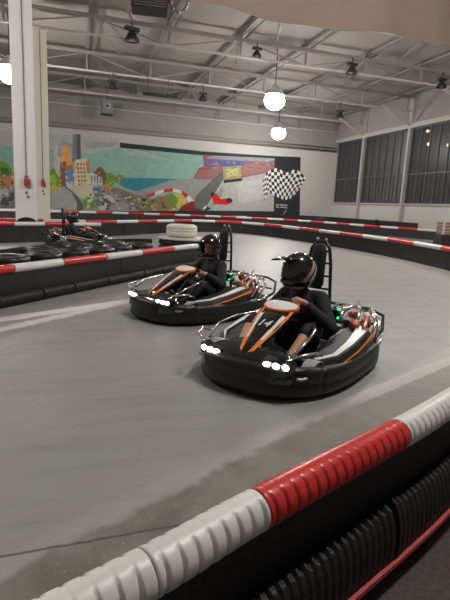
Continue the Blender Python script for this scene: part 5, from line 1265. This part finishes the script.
    for (x, y, z, d) in ((-.46, .55, .36, (.10, .05, .05)), (-.66, .50, .40, (.06, .06, .09)), (-.74, .30, .42, (.12, .10, .07)), (-.60, .24, .50, (.08, .06, .08))):
        MB().box((x, y, z), d, Matrix.Rotation(.4, 3, 'Y')).build('engine_cover', M['rust_red'], en, bevel=.012)
    # fuel tank on the right side
    MB().box((-.42, -.42, .27), (.36, .22, .24)).lathe([(0, 0), (.04, 0), (.04, .03), (0, .035)], (-.42, -.42, .39), n=14).build('fuel_tank', M['kart_grey'], t, bevel=.03)
    MB().tube([(-.4, -.6, .28), (-.56, -.6, .42), (-.78, -.5, .5)], .014, 10).build('guard_tube', M['chrome'], t)
    # control box with a green light
    cb = MB().box((-.30, .30, .52), (.10, .09, .10)).build('control_box', M['black_plastic'], t, bevel=.012)
    MB().ball((-.275, .335, .576), (.02, .02, .013), 10).build('indicator_light', M['green_led'], cb)
    MB().ball((-.235, .345, .50), (.008, .014, .012), 10).build('indicator_light', M['green_led'], cb)
    MB().tube([(-.32, .26, .57), (-.38, .28, .62), (-.46, .30, .60)], .014, 8).build('cable', M['kart_grey'], cb)
    # rear guard loop
    MB().tube([(-.82, -.52, .22), (-.98, -.54, .28), (-1.03, -.54, .43), (-1.02, -.40, .48), (-1.02, .40, .48), (-1.03, .54, .43), (-.98, .56, .28), (-.82, .54, .22)], .018, 10).tube([(-.985, -.5, .33), (-.985, .5, .33)], .013, 8).build('rear_guard', M['black_plastic'], t)
    return t

# ------------------------------------------------------------------ people
def remeshed(parts, voxel, name, m, parent, smooth=2):
    """union of tapered capsules turned into one continuous surface"""
    mb = MB()
    for chain in parts:
        for (a, ra), (b_, rb) in zip(chain, chain[1:]):
            a, b_ = V(a), V(b_); d = (b_ - a).length
            n = max(2, int(d / (min(ra, rb) * .6)) + 1)
            mb.tube([a.lerp(b_, i / n) for i in range(n + 1)], [ra + (rb - ra) * i / n for i in range(n + 1)], 14)
        for (a, ra) in chain: mb.ball(a, ra, 14)
    o = mb.build('tmp', m)
    r = o.modifiers.new('r', 'REMESH'); r.mode = 'VOXEL'; r.voxel_size = voxel; r.use_smooth_shade = True
    if smooth:
        s = o.modifiers.new('s', 'SMOOTH'); s.iterations = smooth; s.factor = .5
    bpy.context.view_layer.update()
    me = bpy.data.meshes.new_from_object(o.evaluated_get(bpy.context.evaluated_depsgraph_get()))
    me.name = name; bpy.data.objects.remove(o)
    me.materials.clear(); me.materials.append(m)
    for p in me.polygons: p.use_smooth = True
    q = bpy.data.objects.new(name, me); COL.objects.link(q); q.parent = parent
    return q

def make_person(label, hx=-.37, look=0., lean=0., bare_shins=True, peak=True, long_visor=True, visor=True, grip=(0., 0.), shoe='shoe', forward=0.):
    t = thing('person', label, 'person', (0, 0, 0), 0, 'kart drivers')
    F = forward
    pel = V((-.20, 0, .23)); waist = V((-.26 + F * .3, 0, .40)); chest = V((-.29 + F * .7, 0, .57)); neck = V((-.28 + F, lean, .73)); head = V((-.24 + F * 1.15, lean * 1.2, .905))
    wc = V((.13, 0, .575)); wn = V((-.82, 0, .57)).normalized(); wu = V((.57, 0, .82)).normalized()
    body = [[(pel, .115), (waist, .115), (chest, .125), (neck - V((0, 0, .06)), .085), (neck, .055), (head - V((0, 0, .04)), .058)]]
    body.append([(pel + V((0, .07, 0)), .10), (pel - V((0, .07, 0)), .10)])
    body.append([(chest + V((0, .08, .04)), .10), (chest + V((0, -.08, .04)), .10)])
    jk = [[(pel + V((0, 0, .02)), .135), (waist, .14), (chest, .160), (neck - V((0.01, 0, .05)), .105), (neck - V((.01, 0, .01)), .075)],
          [(pel + V((0, .06, .02)), .125), (pel + V((0, -.06, .02)), .125)], [(chest + V((0, .09, .03)), .120), (chest + V((0, -.09, .03)), .120)]]
    tr = [[(pel + V((0, .07, 0)), .122), (pel - V((0, .07, 0)), .122)]]
    # head: skull, jaw, nose, lips, brow, ears, turned towards where he looks
    cl, sl = math.cos(look), math.sin(look)
    def h(x, y, z): return head + V((x * cl - y * sl, x * sl + y * cl, z))
    body += [[(h(-.02, 0, .03), .088), (h(.015, 0, .035), .080)], [(h(.02, 0, -.03), .066), (h(.055, 0, -.075), .034)],
             [(h(.082, 0, .015), .010), (h(.104, 0, -.022), .014)], [(h(.088, .018, -.055), .008), (h(.094, 0, -.056), .009), (h(.088, -.018, -.055), .008)],
             [(h(.078, .04, .035), .011), (h(.088, .0, .034), .010), (h(.078, -.04, .035), .011)]]
    for s in (-1, 1): body.append([(h(-.01, s * .085, .02), .014), (h(-.015, s * .088, -.02), .011)])
    for s in (-1, 1):
        sh = chest + V((.02, s * .185, .10)); el = V((-.10 + F * .4, s * .37, .44)); 
        phi = grip[s > 0]; yv = V((0, s, 0))
        e = yv * math.cos(phi) + wu * math.sin(phi); tg = wu * math.cos(phi) - yv * math.sin(phi)
        rim = wc + yv * .15 * math.cos(phi) + wu * .14 * math.sin(phi)
        wr = rim + wn * .078 + V((0, s * .045, -.03)) - tg * .012
        body.append([(chest + V((0, s * .1, .09)), .075), (sh, .062), (sh.lerp(el, .5), .050), (el, .041), (el.lerp(wr, .4), .041), (wr, .027)])
        jk.append([(chest + V((0, s * .1, .09)), .085), (sh, .080), (sh.lerp(el, .5), .066), (el, .058), (el.lerp(wr, .45), .054), (el.lerp(wr, .86), .042)])
        # hand: palm, four fingers closed round the rim, thumb along it
        pal = rim + e * .040 + wn * .018
        body.append([(wr, .026), (pal - tg * .012, .026), (pal + tg * .022, .022)])
        body.append([(wr.lerp(pal, .5), .026), (pal, .026)])
        for k in range(4):
            off = tg * ((k - 1.4) * .0215); rf = (.0105, .0112, .0108, .0092)[k]; ln = (.93, 1., .95, .82)[k]
            ch = []
            for q, ang in enumerate((15, 75, 135, 200, 250)):
                a = math.radians(-ang * (ln if q > 1 else 1)); rr = .0275 if q else .034
                ch.append((rim + off + e * rr * math.cos(a) + wn * rr * math.sin(a), rf * (1 - .06 * q)))
            body.append([(pal + off * .8, .013)] + ch)
        body.append([(wr.lerp(pal, .6) - e * .012 + wn * .008, .014), (rim + wn * .030 + tg * .018, .0125), (rim + wn * .027 - e * .004 + tg * .048, .0105)])
        # leg
        hip = pel + V((0, s * .09, 0)); o_ = .07 * (s < 0); kn = V((.20, s * (.26 + o_), .44)); an = V((.55, s * (.21 + o_), .19)); toe = V((.655, s * (.205 + o_), .27)); heel = V((.545, s * (.21 + o_), .115))
        body.append([(hip, .085), (hip.lerp(kn, .5), .074), (kn, .055), (kn.lerp(an, .3), .053), (kn.lerp(an, .7), .040), (an, .033), (heel, .03)])
        body.append([(an, .032), (an.lerp(toe, .6), .030), (toe, .024)])
        if bare_shins: tr.append([(hip, .102), (hip.lerp(kn, .5), .092), (kn.lerp(hip, .05), .078), (kn + (an - kn) * .1, .076)])
        else: tr.append([(hip, .10), (hip.lerp(kn, .5), .09), (kn, .074), (kn.lerp(an, .4), .068), (kn.lerp(an, .93), .052)])
        sh_ = remeshed([[(heel, .040), (an + V((.01, 0, -.01)), .044), (an.lerp(toe, .55), .042), (toe, .034), (toe + V((.02, 0, .02)), .028)]], .008, 'shoe', M[shoe], t)
    remeshed(body, .0055, 'body', M['skin'], t, 2)
    remeshed(jk, .010, 'jacket', M['jacket'], t, 3)
    remeshed(tr, .010, 'shorts' if bare_shins else 'trousers', M['trousers'], t, 3)
    for s in (-1, 1): MB().ball(h(.083, s * .034, .015), (.011, .012, .009), 10).build('eye', M['eye'], t)
    # helmet
    hc = head + V((-.005, 0, .025))
    nA, nE = 48, 26; vs = []; fs = []; mi = []
    def hs(az, el, grow=0.):
        ca = math.cos(az)
        r = V((.178, .152, .172)) + V((grow, grow, grow))
        p = V((r.x * math.cos(el) * ca, r.y * math.cos(el) * math.sin(az), r.z * math.sin(el)))
        if el < -.1 and ca > 0: p.x += (.045 if long_visor else .005) * ca * min(1, (-.1 - el) / .5)       # chin bar
        p.z -= .01 * (el < -.4)
        x, y = p.x * cl - p.y * sl, p.x * sl + p.y * cl
        return hc + V((x, y, p.z))
    emin = math.radians(-52)
    def opening(az, el):
        lo = -24 if long_visor else -70
        return abs(math.degrees(az)) < 62 and lo < math.degrees(el) < 20
    for i in range(nE + 1):
        el = emin + (PI / 2 - emin) * i / nE
        for k in range(nA): vs.append(hs(-PI + 2 * PI * k / nA, el))
    for i in range(nE):
        el = emin + (PI / 2 - emin) * (i + .5) / nE
        for k in range(nA):
            if not opening(-PI + 2 * PI * (k + .5) / nA, el): fs.append((i * nA + k, i * nA + (k + 1) % nA, (i + 1) * nA + (k + 1) % nA, (i + 1) * nA + k))
    hm = MB().add(vs, fs, 0, True).build('tmp', M['helmet'])
    so = hm.modifiers.new('s', 'SOLIDIFY'); so.thickness = .018; so.offset = -1
    bpy.context.view_layer.update()
    me = bpy.data.meshes.new_from_object(hm.evaluated_get(bpy.context.evaluated_depsgraph_get())); bpy.data.objects.remove(hm)
    me.name = 'helmet'; hm = bpy.data.objects.new('helmet', me); COL.objects.link(hm); hm.parent = t
    for p in me.polygons: p.use_smooth = True
    def patch(az0, az1, e0, e1, grow, name, m, n1=20, n2=6):
        vs = [hs(math.radians(az0(v) + (az1(v) - az0(v)) * u / n1), math.radians(e0 + (e1 - e0) * v), grow) for v in [j / n2 for j in range(n2 + 1)] for u in range(n1 + 1)]
        fs = [(j * (n1 + 1) + k, j * (n1 + 1) + k + 1, (j + 1) * (n1 + 1) + k + 1, (j + 1) * (n1 + 1) + k) for j in range(n2) for k in range(n1)]
        return MB().add(vs, fs, 0, True).build(name, m, hm)
    if visor:
        patch(lambda v: -66, lambda v: 66, -22, 22, -.006, 'visor', M['visor'])
    else:
        patch(lambda v: -64, lambda v: 64, 16, 40, .006, 'visor', M['gloss_black'])       # visor pushed up
    if peak:
        for s in (-1, 1):
            patch(lambda v: s * (70 + 46 * v), lambda v: s * (84 + 50 * v), -30, 34, .002, 'graphic_stripe', M['graphic'], 4, 12)
            patch(lambda v: s * (100 + 40 * v), lambda v: s * (107 + 42 * v), -30, 30, .002, 'graphic_stripe', M['kart_white'], 3, 12)
        vs = []
        for (a, z) in ((.0, .0), (.5, .02), (1, .015)):
            for k in range(9):
                w = (k / 8 - .5) * 2
                b0 = hs(w * 1.0, math.radians(40), .004)
                d = V((cl, sl, -.10)) * (.19 * a * (1 - .35 * w * w))
                sq = V((sl, -cl, 0)) * (w * .045 * a)
                vs.append(b0 + d + sq + V((0, 0, z)))
        n = 27; vs += [p - V((0, 0, .008)) for p in vs]
        fs = []
        for j in range(2):
            for k in range(8):
                a = j * 9 + k; fs += [(a, a + 1, a + 10, a + 9), (n + a + 9, n + a + 10, n + a + 1, n + a)]
        for k in range(8): fs.append((18 + k, 18 + k + 1, n + 18 + k + 1, n + 18 + k))
        for j in range(2): fs += [(j * 9, j * 9 + 9, n + j * 9 + 9, n + j * 9), (j * 9 + 8, j * 9 + 17, n + j * 9 + 17, n + j * 9 + 8)]
        MB().add(vs, fs, 0, True).build('peak', M['helmet'], hm)
    return t

k1 = make_kart('front go-kart nearest the camera, black, orange and white with its number on the panel', '14')
k1.location = (2.0, 4.07, 0); k1.rotation_euler.z = math.radians(217.5)
k2 = make_kart('second go-kart, left and behind the nearest one')
k2.location = (1.67, 6.45, 0); k2.rotation_euler.z = math.radians(208)
k3 = copy_tree(k2); k3['label'] = 'distant third go-kart at the left in front of the white column'
k3.location = (.15, 15.3, 0); k3.rotation_euler.z = math.radians(8)

d1 = make_person('driver of the nearest kart, peaked black helmet with pale stripes, bare shins', forward=.15, look=-.42, lean=-.02, grip=(.1, .85))
d1.location = k1.location; d1.rotation_euler = k1.rotation_euler
d2 = make_person('driver of the second kart, round glossy black helmet with the face showing', bare_shins=False, peak=False, visor=False, shoe='dark_shoe', look=.22, forward=.05)
d2.location = k2.location; d2.rotation_euler = k2.rotation_euler
d3 = copy_tree(d2); d3['label'] = 'small distant driver in the third kart by the white column'
d3.location = k3.location; d3.rotation_euler = k3.rotation_euler

# ------------------------------------------------------------------ camera and world
cam = bpy.data.cameras.new('camera'); co = bpy.data.objects.new('camera', cam); COL.objects.link(co)
cam.sensor_fit = 'VERTICAL'; cam.sensor_height = 36; cam.lens = 36 * 480 / 600; cam.clip_end = 200; cam.clip_start = .05
yaw, pitch, roll = math.radians(17.7), math.radians(11.1), math.radians(2.85)
co.matrix_world = Matrix.Translation((0, 0, 1.5)) @ Matrix.Rotation(-yaw, 4, 'Z') @ Matrix.Rotation(PI / 2 - pitch, 4, 'X') @ Matrix.Rotation(roll, 4, 'Z')
SC.camera = co
w = bpy.data.worlds.new('world'); SC.world = w; w.use_nodes = True
w.node_tree.nodes['Background'].inputs['Color'].default_value = (1., .93, .86, 1)
w.node_tree.nodes['Background'].inputs['Strength'].default_value = .16
SC.view_settings.view_transform = 'Standard'; SC.view_settings.look = 'None'; SC.view_settings.exposure = 0
